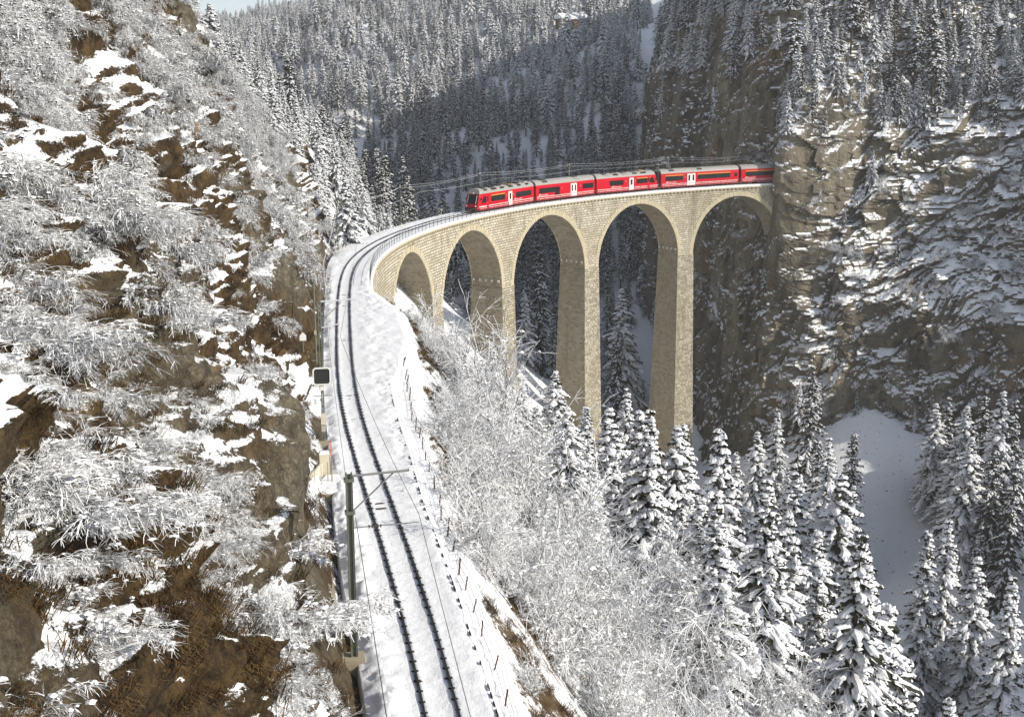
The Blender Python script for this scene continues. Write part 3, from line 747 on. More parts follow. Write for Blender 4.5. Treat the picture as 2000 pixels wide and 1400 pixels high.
def far_signal():
    s, off = -22.0, -1.95
    root = thing('signal_mast', 'thin second pole at the rock foot behind the black board', 'mast', track(s, off, -.2), -heading(s))
    b = MB(); b.tube([(0, 0, 0), (0, 0, 6.6)], [.07, .05], 8); b.build('pole', M['mast'], root)
    b = MB(); b.box((0, -.08, 3.2), (.16, .06, .3)); b.build('lamp_box', M['box'], root)
    MB().box((0, 0, 0), (.4, .4, .4)).build('footing', M['concrete'], root)
far_signal()

def marker(s, off, z):
    root = thing('distance_marker', 'small white house-shaped board on the brown rock beside the mast', 'sign', track(s, off, z), -heading(s))
    P = np.array([(-.21, 0, 0), (.21, 0, 0), (.21, 0, .34), (0, 0, .56), (-.21, 0, .34)]); V = np.concatenate([P, P+np.array([0, .04, 0])])
    F = [np.array([(0, 1, 2, 3, 4), (9, 8, 7, 6, 5)]), np.array([(0, 5, 6, 1), (1, 6, 7, 2), (2, 7, 8, 3), (3, 8, 9, 4), (4, 9, 5, 0)])]
    link('board', new_mesh('board', V, F, [M['offwhite']]), root)
    b = MB(); b.box((0, .05, -.2), (.06, .06, 1.2)); b.build('post', M['mast'], root)
marker(-24.5, -2.75, 3.0)

def wires():
    def run(pts, sag, name, label, r, mat, group='overhead wires'):
        P = []
        for a, b in zip(pts[:-1], pts[1:]):
            a, b = np.array(a), np.array(b); n = max(6, int(np.linalg.norm(b-a)/3))
            for k in range(n): f = k/n; q = a+(b-a)*f; q[2] -= sag*4*f*(1-f); P.append(q)
        P.append(np.array(pts[-1]))
        b = MB(); b.tube(np.array(P), r, 5); o = b.build(name, mat); tag(o, label, 'wire', group)
    ms = [62.9, 87.1, 110.6, 134.3]
    con = [track(-130, .2, 5.15), track(-61.6, -.14, 4.98), track(-36.8, .1, 5.2)]+[track(q, 0, 4.6) for q in (38.6, *ms, 158)]
    run([track(q, 0, 4.6) for q in (38.6, *ms, 150)], .25, 'contact_wire', 'frosted contact wire hanging above the viaduct track',   .012, M['frostwire'])
    run([track(-100, .15, 5.1), track(-61.6, -.14, 4.98), track(-36.8, -.9, 5.9), track(38.6, -.4, 4.7)], .35, 'contact_wire', 'contact wire over the straight snowy track in the foreground', .011, M['wire'])
    run([track(q, -WL+.55, 5.45) for q in (38.6, *ms)]+[track(152, -1, 5.2)], .35, 'feeder_wire', 'upper frosted feeder wire strung along the viaduct mast tops', .013, M['frostwire'])
    run([track(q, -WL-.3, 5.0) for q in (38.6, *ms)]+[track(152, -2, 4.9)], .30, 'feeder_wire', 'lower frosted feeder wire strung behind the viaduct masts', .013, M['frostwire'])
    run([track(-100, -1.6, 5.9), track(-61.6, -2.3, 5.0)], .1, 'feeder_wire', 'dark thin feeder wire crossing the snow towards the camera', .014, M['wire'])
    run([track(-61.6, -2.45, 5.2), track(-36.8, -1.5, 5.6), track(-8, -1.4, 5.6), track(38.6, -WL-.2, 5.6)], .3, 'feeder_wire', 'white snow-coated feeder wire along the foot of the rocky slope', .026, M['frostwire'])
    # droppers on the viaduct
wires()

def fence():
    root = thing('wire_fence', 'rusty post and wire fence along the snowy right edge of the track', 'fence', track(-50, 2.3, -.6))
    inv = np.array(root.location); rnd = random.Random(4)
    tops = []
    tab = [(-74, 2.15), (-66, 2.18), (-57, 2.2), (-50, 2.5), (-42, 3.1), (-35, 3.4), (-19, 4.05), (-16, 4.3)]
    me = MB().box((0, 0, .45), (.05, .05, 1.2)).mesh('post', M['rustpost'])
    for q in np.arange(-73.0, -17, 2.05)+np.array([rnd.uniform(-.5, .5) for _ in range(28)]):
        o = lerp_tab(q, tab)+rnd.uniform(-.05, .1); lean = rnd.uniform(.0, .24)
        p = track(q, o, -.75); link('post', me, root, p-inv, (rnd.uniform(-.18, .18), lean, -heading(q)+rnd.uniform(-.4, .4))).scale = (1, 1, rnd.uniform(.75, 1.15))
        tops.append([p+np.array([sin(lean)*z, 0, cos(lean)*z]) for z in (.45, .8, 1.12)])
    for k in range(3):
        b = MB(); b.tube(np.array([t[k] for t in tops])-inv, .008, 4); b.build('wire', M['rustpost'], root)
fence()

def trackside():
    # retaining kerb below the near mast, ditch and shelter wall on the rock side
    for (a, b_, o0, h, lab) in ((-76, -60.2, -2.95, .55, 'weathered concrete retaining kerb at the rock foot below the near mast'), (-59.5, -52.0, -2.92, .35, 'low ochre retaining wall between brown rock and snowy track bed')):
        s = np.arange(a, b_+.01, .4); n = fbm(s/1.5, s*0, 0, 3, 8)*.05
        P = []
        for q, d in zip(s, n): P += [track(q, o0-.34+d, -.9), track(q, o0+.10, -.9), track(q, o0+.08+d*.6, -.55+h+d), track(q, o0-.32+d, -.50+h-d)]
        i = np.arange(len(s)*4).reshape(-1, 4); j = np.roll(i, -1, 1); F = np.stack([i[:-1], j[:-1], j[1:], i[1:]], -1).reshape(-1, 4)
        o = link('retaining_wall', new_mesh('retaining_wall', np.array(P), [F, i[:1, ::-1], i[-1:]], [M['concrete']])); tag(o, lab, 'wall')
    # stepped shelter / cable cabinet platform
    root = thing('trackside_platform', 'small cream boarded platform stepping down from the rock to the track', 'platform', track(-43, -2.4, -.4), -heading(-43))
    b = MB(); b.hexa([(-1.25, -2.0, .1), (-1.15, -2.0, .1), (.05, 1.2, .1), (-.05, 1.2, .1), (-1.25, -2.0, .85), (-1.15, -2.0, .85), (.05, 1.2, .85), (-.05, 1.2, .85)]); b.build('side_board', M['cream'], root)
    b = MB(); b.hexa([(-.9, -2.0, -.3), (.9, -2.0, -.3), (.9, 1.0, -.3), (.1, 1.0, -.3), (-.9, -2.0, .22), (.9, -2.0, .22), (.9, 1.0, .22), (.1, 1.0, .22)]); b.build('platform_base', M['concrete'], root)
    b = MB(); b.hexa([(-.8, -1.9, .222), (.85, -1.9, .222), (.85, .9, .222), (.15, .9, .222), (-.8, -1.8, .34), (.8, -1.8, .34), (.8, .8, .34), (.2, .8, .34)]); b.build('snow_cap', M['snow'], root)
    b = MB(); b.box((.15, 1.35, .75), (.5, .4, 1.1)); b.build('cabinet', M['cream'], root)
    b = MB(); b.box((.15, 1.35, 1.36), (.54, .44, .12), taper=.8); b.build('snow_cap', M['snow'], root)
    b = MB()
    for k in range(3): b.box((-.5+.35*k, -1.2+.5*k, .75), (.05, .05, 1.1))
    b.build('handrail', M['box'], root)
    st = thing('snow_stake', 'thin orange-tipped snow stake standing by the cream platform', 'stake', track(-43.3, -2.0, -.3))
    b = MB(); b.box((0, 0, .8), (.05, .05, 1.6)); b.build('pole', M['wood'], st)
    b = MB(); b.box((0, 0, 1.95), (.052, .052, .7)); b.build('tip', M['orange'], st)
    b = MB()
    rnd = random.Random(9)
    for q in np.arange(-74, -24, .55):
        if rnd.random() < .5:
            o = lerp_tab(q, [(-74, 1.72), (-60, 1.75), (-48, 1.95), (-40, 2.35), (-24, 2.8)]); l = rnd.uniform(.2, .5)
            h = heading(q); R = [[cos(h), sin(h), 0], [-sin(h), cos(h), 0], [0, 0, 1]]
            b.box(track(q, o, -.05), (.035, l, .07+rnd.uniform(0, .03)), R)
    o = b.build('cable_trough', M['ditch']); tag(o, kind='stuff'); tag(o, 'dark cable trough edge half buried in snow beside the fence', 'cable trough')
trackside()
# ------------------------------------------------------------------ red train
def text_mesh(txt, size, mat, name):
    cu = bpy.data.curves.new(name, 'FONT'); cu.body = txt; cu.size = size; cu.extrude = .004; cu.materials.append(mat); cu.resolution_u = 2; cu.shear = .22
    o = bpy.data.objects.new('tmp', cu); dg = bpy.context.evaluated_depsgraph_get()
    me = bpy.data.meshes.new_from_object(o); bpy.data.objects.remove(o); me.name = name; return me
def build_train():
    s0 = 79.6
    root = thing('passenger_train', 'bright red electric passenger train crossing the curved viaduct towards the camera', 'train', track(s0, 0, 0))
    inv = np.array(root.location)
    half = [(1.30, .42), (1.335, .62), (1.335, 2.35), (1.30, 2.78)]
    roofh = [(1.30, 2.785), (1.22, 3.06), (1.02, 3.32), (.62, 3.52), (0, 3.58)]
    prof = half+roofh[1:-1]
    def car(name, sa, sb, label, front=False, back=False):
        a, b = track(sa, 0, 0), track(sb, 0, 0); d = b-a; Lc = np.linalg.norm(d)
        h = atan2(d[1], d[0]); pit = -math.asin(d[2]/Lc)
        # --- body shell (sides + ends), nose sloped on cab ends
        xs = [0, .25, .8, 1.6, Lc-1.6, Lc-.8, Lc-.25, Lc]
        def shape(x, pts):
            out = []
            for (y, z) in pts:
                xx, yy = x, y
                for end, flag in ((0, front), (1, back)):
                    dd = x if end == 0 else Lc-x
                    if flag and dd < 1.6:
                        sl = max(0, z-1.15)*.42*(1-dd/1.6); tap = .16*(1-dd/1.6)**2
                        xx = xx+(sl if end == 0 else -sl); yy = y*(1-tap)
                out.append((xx, yy, z))
            return out
        def shell(pts, cap):
            full = [(-y, z) for y, z in pts]+[(y, z) for y, z in pts[::-1] if y > 1e-6] if cap == 'roof' else None
            if cap == 'roof': ring = full
            else: ring = [(-y, z) for y, z in pts[::-1]]+[(y, z) for y, z in pts]   # open U over the floor
            V = []; n = len(ring)
            for x in xs: V += shape(x, ring)
            i = np.arange(len(xs)*n).reshape(len(xs), n)
            F = np.stack([i[:-1, :-1], i[1:, :-1], i[1:, 1:], i[:-1, 1:]], -1).reshape(-1, 4)
            if cap == 'roof': F = F[:, ::-1]*1
            caps = [np.array([list(i[0])]), np.array([list(i[-1][::-1])])]
            return V, F, caps
        ring = half
        V, F, caps = shell(half, 'body')
        o = link(name, new_mesh(name, V, [F]+caps, [M['red']]), root, a-inv, (0, pit, h)); o['label'] = label
        V, F, caps = shell(roofh, 'roof')
        link('roof', new_mesh('roof', V, [F]+caps, [M['roof']]), o)
        return o, Lc
    def on(o, s, sa, sb, Lc): return (s-sa)/(sb-sa)*Lc
    def slab(o, name, x0, x1, z0, z1, mat, t=.012, sides=(-1, 1), y0=1.335):
        b = MB()
        for sd in sides: b.box(((x0+x1)/2, sd*(y0+t/2-.004), (z0+z1)/2), (x1-x0, t+.008, z1-z0))
        return b
    def window(o, x0, x1, z0, z1, gold=False, drop=None):
        for sd in (-1, 1):
            b = MB(); n = 4; r = .11; P = []
            for cx, cz, a0 in ((x1-r, z1-r, 0), (x0+r, z1-r, 90), (x0+r, z0+r, 180), (x1-r, z0+r, 270)):
                for k in range(n): q = radians(a0+k*30); P.append((cx+r*cos(q), cz+r*sin(q)))
            P = np.array(P); m = len(P); y1 = sd*1.330; y2 = sd*1.349
            V = np.concatenate([np.c_[P[:, 0], np.full(m, y1), P[:, 1]], np.c_[P[:, 0], np.full(m, y2), P[:, 1]]])
            i = np.arange(m); j = np.roll(i, -1); F = np.stack([i, j, j+m, i+m], -1); cap = np.array([list(range(m, 2*m))])
            if sd > 0: F = F[:, ::-1]; cap = cap[:, ::-1]
            link('window', new_mesh('window', V, [F, cap], [M['glass']]), o)
            nm = max(1, int((x1-x0)/1.5))
            b = MB()
            for k in range(1, nm): b.box((x0+(x1-x0)*k/nm, sd*1.350, (z0+z1)/2), (.05, .012, z1-z0-.1))
            if nm > 1: b.build('window_divider', M['black'], o)['kind'] = 'stuff'
            if gold:
                b = MB(); b.box(((x0+x1)/2, sd*1.342, z1+.085), (x1-x0, .02, .10)); b.build('first_class_stripe', M['yellow'], o)
    def door(o, x0, x1, leaves):
        for sd in (-1, 1):
            w_ = (x1-x0)/leaves
            for k in range(leaves):
                b = MB(); b.box((x0+w_*(k+.5), sd*1.345, 1.47), (w_-.03, .035, 2.10)); b.build('door', M['white'], o)
                b = MB(); b.box((x0+w_*(k+.5), sd*1.366, 1.78), (w_*.42, .012, 1.05 if leaves == 2 else .95)); b.build('door_window', M['glass'], o)
            b = MB(); b.box(((x0+x1)/2, sd*1.342, 2.60), (x1-x0+.1, .02, .07)); b.build('door_header', M['grey'], o)
    def common(o, Lc, ends):
        for sd in (-1, 1):
            b = MB(); b.box((Lc/2, sd*1.341, .865), (Lc-.5, .014, .13)); b.build('stripe', M['white'], o)
            b = MB(); b.box((Lc/2, sd*1.338, .585), (Lc-.7, .012, .055)); b.build('lower_stripe', M['offwhite'], o)
            b = MB(); b.box((Lc/2, sd*1.285, .40), (Lc-.6, .06, .26)); b.build('skirt', M['darkred'], o)
        b = MB(); b.box((Lc/2, 0, .42), (Lc-.3, 2.2, .28)); b.build('underframe', M['under'], o)
        for x in (2.6, Lc-2.6):
            b = MB()
            for dx in (-1.0, 1.0):
                for y in (-.535, .535): b.tube([(x+dx, y-.06, .36), (x+dx, y+.06, .36)], .36, 14)
            b.build('wheelset', M['rail'], o)['kind'] = 'stuff'
            b = MB(); b.box((x, .82, .42), (2.7, .14, .24)); b.box((x, -.82, .42), (2.7, .14, .24)); b.box((x, 0, .45), (.5, 1.6, .2)); b.build('bogie_frame', M['under'], o)
        for x in ends:
            b = MB(); b.box((x, 0, 1.85), (.62, 2.0, 2.5)); b.build('gangway_bellows', M['black'], o)
    def roofkit(o, Lc, seed, heavy=True):
        rnd = random.Random(seed); x = 1.9
        while x < Lc-2.0:
            l = rnd.uniform(.7, 1.5)
            m = rnd.choice([M['brass'], M['under'], M['roof'], M['black']]) if heavy else M['under']
            b = MB(); b.box((x+l/2, rnd.uniform(-.2, .2), 3.60), (l, rnd.uniform(1.2, 1.9), rnd.uniform(.16, .30)), taper=.9); b.build('roof_unit', m, o)
            b = MB(); b.box((x+l/2, -1.07, 3.29), (l, .30, .10), [[1, 0, 0], [0, cos(.72), -sin(.72)], [0, sin(.72), cos(.72)]]); b.build('roof_hatch', rnd.choice([M['under'], M['roof'], M['roof'], M['black']]), o)
            x += l+rnd.uniform(.5, 1.6) if heavy else rnd.uniform(5, 9)
    def lettering(o, x, z, size=.30):
        for sd, rz in ((-1, 0), (1, pi)):
            t = link('lettering', text_mesh('Rhätische Bahn', size, M['white'], 'lettering'), o, (x if sd < 0 else x+2.1, sd*1.347, z), (pi/2, 0, rz))
            b = MB(); xx = x-.62 if sd < 0 else x+2.1+.62
            for k in range(3): b.hexa([(xx+.10*k, sd*1.338, z), (xx+.10*k+.34-.05*k, sd*1.338, z), (xx+.10*k+.34-.05*k, sd*1.349, z), (xx+.10*k, sd*1.349, z), (xx+.16+.10*k, sd*1.338, z+.07+.10*k), (xx+.50+.06*k, sd*1.338, z+.07+.10*k), (xx+.50+.06*k, sd*1.349, z+.07+.10*k), (xx+.16+.10*k, sd*1.349, z+.07+.10*k)])
            b.build('emblem', M['white'], o)
    def numeral(o, x, z, tx):
        t = link('class_number', text_mesh(tx, .34, M['white'], 'class_number'), o, (x, -1.347, z), (pi/2, 0, 0))
    # --- car 1, with cab
    sa, sb = 79.65, 95.9; o, L = car('train_car', sa, sb, 'leading car with driving cab', front=True); X = lambda s: on(o, s, sa, sb, L)
    common(o, L, [L+.28])
    window(o, X(83.25), X(87.2), 1.42, 2.28, gold=True); door(o, X(88.15), X(89.3), 1); window(o, X(90.45), X(95.1), 1.42, 2.28)
    lettering(o, X(90.4), 1.06); numeral(o, X(87.6), 1.9, '1'); numeral(o, X(89.65), 1.9, '2'); roofkit(o, L, 3)
    def cab(o, L, end):
        f = (lambda x: x) if end == 0 else (lambda x: L-x)
        nose = lambda z: max(0, z-1.15)*.42
        # windscreen, follows the sloped nose
        P = []
        for (y, z) in ((-1.02, 1.28), (1.02, 1.28), (.98, 2.72), (-.98, 2.72)): P.append((f(nose(z)-.02), y*.98, z))
        Q = [(f(nose(z)+.06), y*.98, z) for (y, z) in ((-1.02, 1.28), (1.02, 1.28), (.98, 2.72), (-.98, 2.72))]
        b = MB(); b.hexa(np.array(P+Q)); b.build('windscreen', M['glass'], o)
        for y in (-.95, .95):
            b = MB(); b.bar((f(nose(1.3)-.04), y*.86, 1.32), (f(nose(2.6)-.04), y*.80, 2.6), .03, 5); b.build('wiper_post', M['offwhite'], o)
            b = MB(); b.tube([(f(-.05), y*.86, .98), (f(.05), y*.86, .98)], .12, 12); b.build('headlight', M['offwhite'], o)
        b = MB(); b.tube([(f(nose(2.74)-.05), 0, 2.86), (f(nose(2.74)+.1), 0, 2.86)], .11, 10); b.build('headlight', M['offwhite'], o)
        b = MB(); b.box((f(-.02), 0, .45), (.30, 2.1, .55)); b.build('snow_plough', M['black'], o)
        b = MB(); b.box((f(-.25), 0, .62), (.5, .34, .3)); b.tube([(f(-.52), 0, .62), (f(-.42), 0, .62)], .2, 10); b.build('coupler', M['black'], o)
        for sd in (-1, 1):
            pts = [(f(.95), 1.38), (f(2.2), 1.38), (f(2.2), 2.32), (f(1.55), 2.32)]
            V = np.array([(x, sd*1.325, z) for x, z in pts]+[(x, sd*1.352, z) for x, z in pts])
            i = np.arange(4); j = np.roll(i, -1); link('cab_window', new_mesh('cab_window', V, [np.stack([i, j, j+4, i+4], -1), np.array([[4, 5, 6, 7]]), np.array([[3, 2, 1, 0]])], [M['glass']]), o)
            b = MB(); b.box((f(2.62), sd*1.343, 1.5), (.55, .02, 1.9)); b.build('cab_door', M['red'], o)
            b = MB(); b.box((f(2.62), sd*1.356, 1.95), (.34, .012, .7)); b.build('cab_door_window', M['glass'], o)
            b = MB(); b.box((f(.75), sd*1.42, 2.0), (.06, .22, .34)); b.build('mirror', M['black'], o)
    cab(o, L, 0)
    # pantograph folded on the roof
    b = MB()
    for y in (-.5, .5): b.bar((L-6, y, 3.75), (L-4.2, y*.7, 3.95), .03, 5); b.bar((L-4.2, y*.7, 3.95), (L-6, y*1.2, 4.0), .025, 5)
    b.bar((L-6, -.8, 4.02), (L-6, .8, 4.02), .04, 5); b.build('pantograph', M['under'], o)['kind'] = 'stuff'
    # --- car 2
    sa, sb = 96.75, 112.35; o, L = car('train_car', sa, sb, 'middle car with white double door'); X = lambda s: on(o, s, sa, sb, L); common(o, L, [L+.28])
    window(o, X(97.55), X(102.9), 1.42, 2.28); door(o, X(105.75), X(107.4), 2); window(o, X(109), X(112.0), 1.42, 2.28)
    for sd in (-1, 1): MB().box((X(102.2), sd*1.346, 1.3), (1.2, .02, .75)).build('low_window', M['glass'], o)
    lettering(o, X(97.9), 1.06); numeral(o, X(103.3), 1.9, '2'); numeral(o, X(108.3), 1.9, '2'); roofkit(o, L, 5, False); 
    # --- car 3
    sa, sb = 113.1, 128.5; o, L = car('train_car', sa, sb, 'third car with rear driving cab', back=True); X = lambda s: on(o, s, sa, sb, L); common(o, L, [])
    window(o, X(116.2), X(119.6), 1.42, 2.28); door(o, X(121), X(122.1), 1); window(o, X(122.85), X(126.4), 1.42, 2.28, gold=True)
    lettering(o, X(117.2), 1.06); numeral(o, X(120.1), 1.9, '2'); numeral(o, X(122.4), 1.9, '1'); roofkit(o, L, 8); cab(o, L, 1)
    # --- coaches
    sa, sb = 129.35, 147.35; o, L = car('train_car', sa, sb, 'first class coach behind the railcars'); X = lambda s: on(o, s, sa, sb, L); common(o, L, [-.3, L+.3])
    window(o, X(130.3), X(134.3), 1.42, 2.28, gold=True); door(o, X(135.2), X(137.1), 2); window(o, X(137.6), X(145.3), 1.42, 2.28, gold=True); window(o, X(146.3), X(146.95), 1.5, 2.2)
    lettering(o, X(130.9), 1.06); numeral(o, X(134.6), 1.9, '1'); roofkit(o, L, 9, False)
    sa, sb = 148.2, 166; o, L = car('train_car', sa, sb, 'last coach half inside the rock tunnel'); X = lambda s: on(o, s, sa, sb, L); common(o, L, [])
    window(o, X(149.2), X(157), 1.42, 2.28, gold=True); lettering(o, X(149.5), 1.06)
build_train()

def hut():
    p = np.array([131.0, 405.0]); z = float(ground_h(p[:1], p[1:])[0])
    root = thing('hillside_barn', 'small grey barn with snowy roof high on the forested slope', 'barn', (p[0], p[1], z-.5), .25)
    MB().box((0, 0, 2.2), (13, 7, 4.4)).build('wall', M['wood'], root)
    b = MB(); b.add([(-7.2, -4.4, 4.2), (7.2, -4.4, 4.2), (7.2, 0, 6.6), (-7.2, 0, 6.6), (7.2, 4.4, 4.2), (-7.2, 4.4, 4.2), (-7.2, -4.4, 3.9), (7.2, -4.4, 3.9), (7.2, 4.4, 3.9), (-7.2, 4.4, 3.9)], [(0, 1, 2, 3), (3, 2, 4, 5), (6, 7, 1, 0), (5, 4, 8, 9), (9, 8, 7, 6)], [(1, 4, 2), (0, 3, 5)]); b.build('roof', M['snow'], root)
    b = MB(); b.box((-2, -3.52, 1.4), (2.2, .1, 2.6)); b.build('door', M['under'], root)
    b = MB(); b.box((2.8, -3.52, 2.4), (1.4, .1, 1.1)); b.build('window', M['black'], root)
hut()
def stump():
    p = left_point(-22.5, 17.2)
    root = thing('wooden_stake', 'short weathered wooden stake sticking out of the frosted slope', 'stake', p)
    MB().tube([(0, 0, -.6), (.06, 0, 1.5)], [.16, .13], 8).build('stem', M['wood'], root)
    MB().tube([(.06, 0, 1.5), (.06, 0, 1.62)], [.15, .08], 8).build('snow_cap', M['snow'], root)
stump()
# ------------------------------------------------------------------ vegetation
def spruce(seed, H=20.0, whorls=26, nb=6, step=.34, R=3.3, snow=.85, shape=.9, bare=.07, big=1.0, lean=0.0, puff=1.0, pads=0, padw=1.0):
    """returns (trunk mesh, crown mesh); 0-base at the foot"""
    g = np.random.default_rng(seed)
    nV, nF, sV, sF = [], [], [], []; nn = sn = 0
    for i in range(whorls):
        f = (i+g.uniform(-.3, .3))/whorls; f = min(max(f, 0), .985)
        z0 = H*(bare+(1-bare)*f)
        L0 = R*((1-f)**shape)*(.85+.15*sin(i*2.3+seed))*sstep(1.06, .80, f)+.16
        for k in range(nb if f < .85 else 5):
            az = 2*pi*(k+g.uniform(-.35, .35))/nb+i*1.9
            z = z0+H*(1-bare)/whorls*g.uniform(-.9, .9)*(1-f*.6)
            if g.random() < .09: continue
            L = L0*(1+.22*sin(az+seed)*(1-f))*(g.uniform(.55, 1.05) if g.random() < .7 else g.uniform(1.0, 1.32)); up = .30*f-.02+g.uniform(-.12, .12); dr = (.62-.25*f)*g.uniform(.7, 1.3)
            ca, sa = cos(az), sin(az)
            if pads and g.random() < pads:
                tt = np.linspace(.12, .97, 6); ww = (min(L, 1.6)+.18*max(0, L-1.6))*np.array([.05, .12, .17, .17, .12, .03])*g.uniform(.55, 1.3, 6)*padw
                rows = []
                for a_, w_ in zip(tt, ww):
                    zz = z+L*(up*a_-dr*a_*a_*.9)+.05; j1, j2 = g.uniform(.75, 1.25, 2); sag = .35*w_
                    rows += [(L*a_, w_*j1, zz-sag), (L*a_, w_*.45*j1, zz+.05+.16*w_), (L*a_, -w_*.45*j2, zz+.05+.16*w_), (L*a_, -w_*j2, zz-sag)]
                sV.append(np.array(rows)); 
                for q in range(5):
                    for e in range(3):
                        A0 = sn+q*4+e; sF += [(A0, A0+4, A0+5), (A0, A0+5, A0+1)]
                sn += 24
            sn_b = snow*(1 if g.random() < .8 else .35)
            m = max(3, int(L/step)); ts = (np.arange(m)+.7)/m
            for t in ts:
                r = L*t; zz = z+L*(up*t-dr*t*t*.9); px = r
                for sd in (-1, 1):
                    if g.random() < .08: continue
                    l = (.30+.36*L*(1-t)**.8*(.55+t))*g.uniform(.75, 1.25)*big**.5
                    if t > .9: l *= .8
                    da = sd*(.95-.65*t)+g.uniform(-.15, .15)
                    w = .17*big*g.uniform(.8, 1.25)*(1+.25*L/R)
                    dz = -(.42+.45*(1-f))*g.uniform(.5, 1.5)
                    dx, dy = cos(da), sin(da); q = 1/sqrt(1+dz*dz); dx, dy, dzn = dx*q, dy*q, dz*q
                    nx, ny = -sin(da), cos(da)
                    b = np.array([px, 0, zz]); d = np.array([dx, dy, dzn]); n = np.array([nx, ny, g.uniform(-.35, .35)])
                    # needles: kite + hanging kite
                    V = np.array([b, b+d*l*.55+n*w, b+d*l, b+d*l*.55-n*w, b+d*l*.5+np.array([0, 0, -.20*big])])
                    nV.append(V); nF += [(nn, nn+1, nn+2, nn+3)]; nF += [(nn, nn+4, nn+2, nn+1)]; nn += 5
                    if g.random() < sn_b*(.55+.45*min(1, t*1.6)):
                        ls = l*g.uniform(.75, 1.05); ws = w*g.uniform(.80, 1.15)*puff; o = np.array([0, 0, .035]); hgt = np.array([0, 0, .10*big*g.uniform(.6, 1.3)*puff])
                        b2 = b+d*l*.10
                        V2 = np.array([b2+o, b2+d*ls*.5+n*ws+o*.2, b2+d*ls*.98+o, b2+d*ls*.5-n*ws+o*.2, b2+d*ls*.48+o+hgt])
                        sV.append(V2); sF += [(sn, sn+3, sn+4), (sn+3, sn+2, sn+4), (sn+2, sn+1, sn+4), (sn+1, sn, sn+4)]; sn += 5
                rot = slice(None)
            # rotate this branch's vertices
            cnt = 0
            Rm = np.array([[ca, -sa, 0], [sa, ca, 0], [0, 0, 1]])
            for lst in (nV, sV):
                j = len(lst)-1
                while j >= 0 and lst[j] is not None and not getattr(lst[j], 'done', False):
                    if isinstance(lst[j], tuple): break
                    lst[j] = (lst[j]@Rm.T,); j -= 1
    nV = np.concatenate([v[0] for v in nV]); sV = np.concatenate([v[0] for v in sV]) if sV else np.zeros((0, 3))
    tip = H*1.0
    V = np.concatenate([nV, sV]); nq = np.array(nF); st = np.array(sF)+len(nV)
    V[:, 0] += lean*V[:, 2]
    mi = np.concatenate([np.zeros(len(nq), int), np.ones(len(st), int)])
    return V, nq, st, mi, H, lean
def spruce_meshes(name, seed, far=False, **kw):
    V, nq, st, mi, H, lean = spruce(seed, **kw)
    crown = new_mesh('crown', V, [nq, st], [M['needle_far' if far else 'needle'], M['snow']], mi)
    b = MB(); b.tube([(0, 0, -1.5), (lean*H*.3, 0, H*.3), (lean*H*.7, 0, H*.7), (lean*H*.99, 0, H*.995)], [.020*H*.8, .013*H, .007*H, .02], 7)
    trunk = b.mesh('trunk', [M['bark']])
    joined = new_mesh('conifer', np.concatenate([V, np.concatenate(b.v)]), [nq, st, np.concatenate(b.q)+len(V)], [M['needle_far' if far else 'needle'], M['snow'], M['bark']],
                      np.concatenate([mi, np.full(len(np.concatenate(b.q)), 2)]))
    return crown, trunk, joined
NEAR = [spruce_meshes('spruce', 11+i, H=20, whorls=40, nb=6, step=.36, R=r, snow=sn, shape=sh, big=1.2, puff=pf, pads=.95, padw=1.2) for i, (r, sn, sh, pf) in enumerate([(5.0, .93, .85, 1.3), (4.3, .90, .92, 1.25), (5.4, .95, .75, 1.4), (3.8, .90, .9, 1.2), (4.6, .80, 1.05, 1.1), (5.2, .88, .8, 1.2)])]
MID = [spruce_meshes('spruce', 31+i, True, H=20, whorls=24, nb=5, step=.75, R=r, snow=.78, shape=sh, big=1.7, bare=b, puff=.62, pads=.5, padw=.6) for i, (r, sh, b) in enumerate([(3.6, .8, .08), (3.1, .85, .14), (4.0, .75, .05), (2.7, .7, .25)])]
PINE = [spruce_meshes('pine', 51+i, True, H=16, whorls=13, nb=6, step=.7, R=r, snow=.85, shape=.5, big=1.7, bare=.38, puff=.9) for i, r in enumerate((2.2, 2.7))]

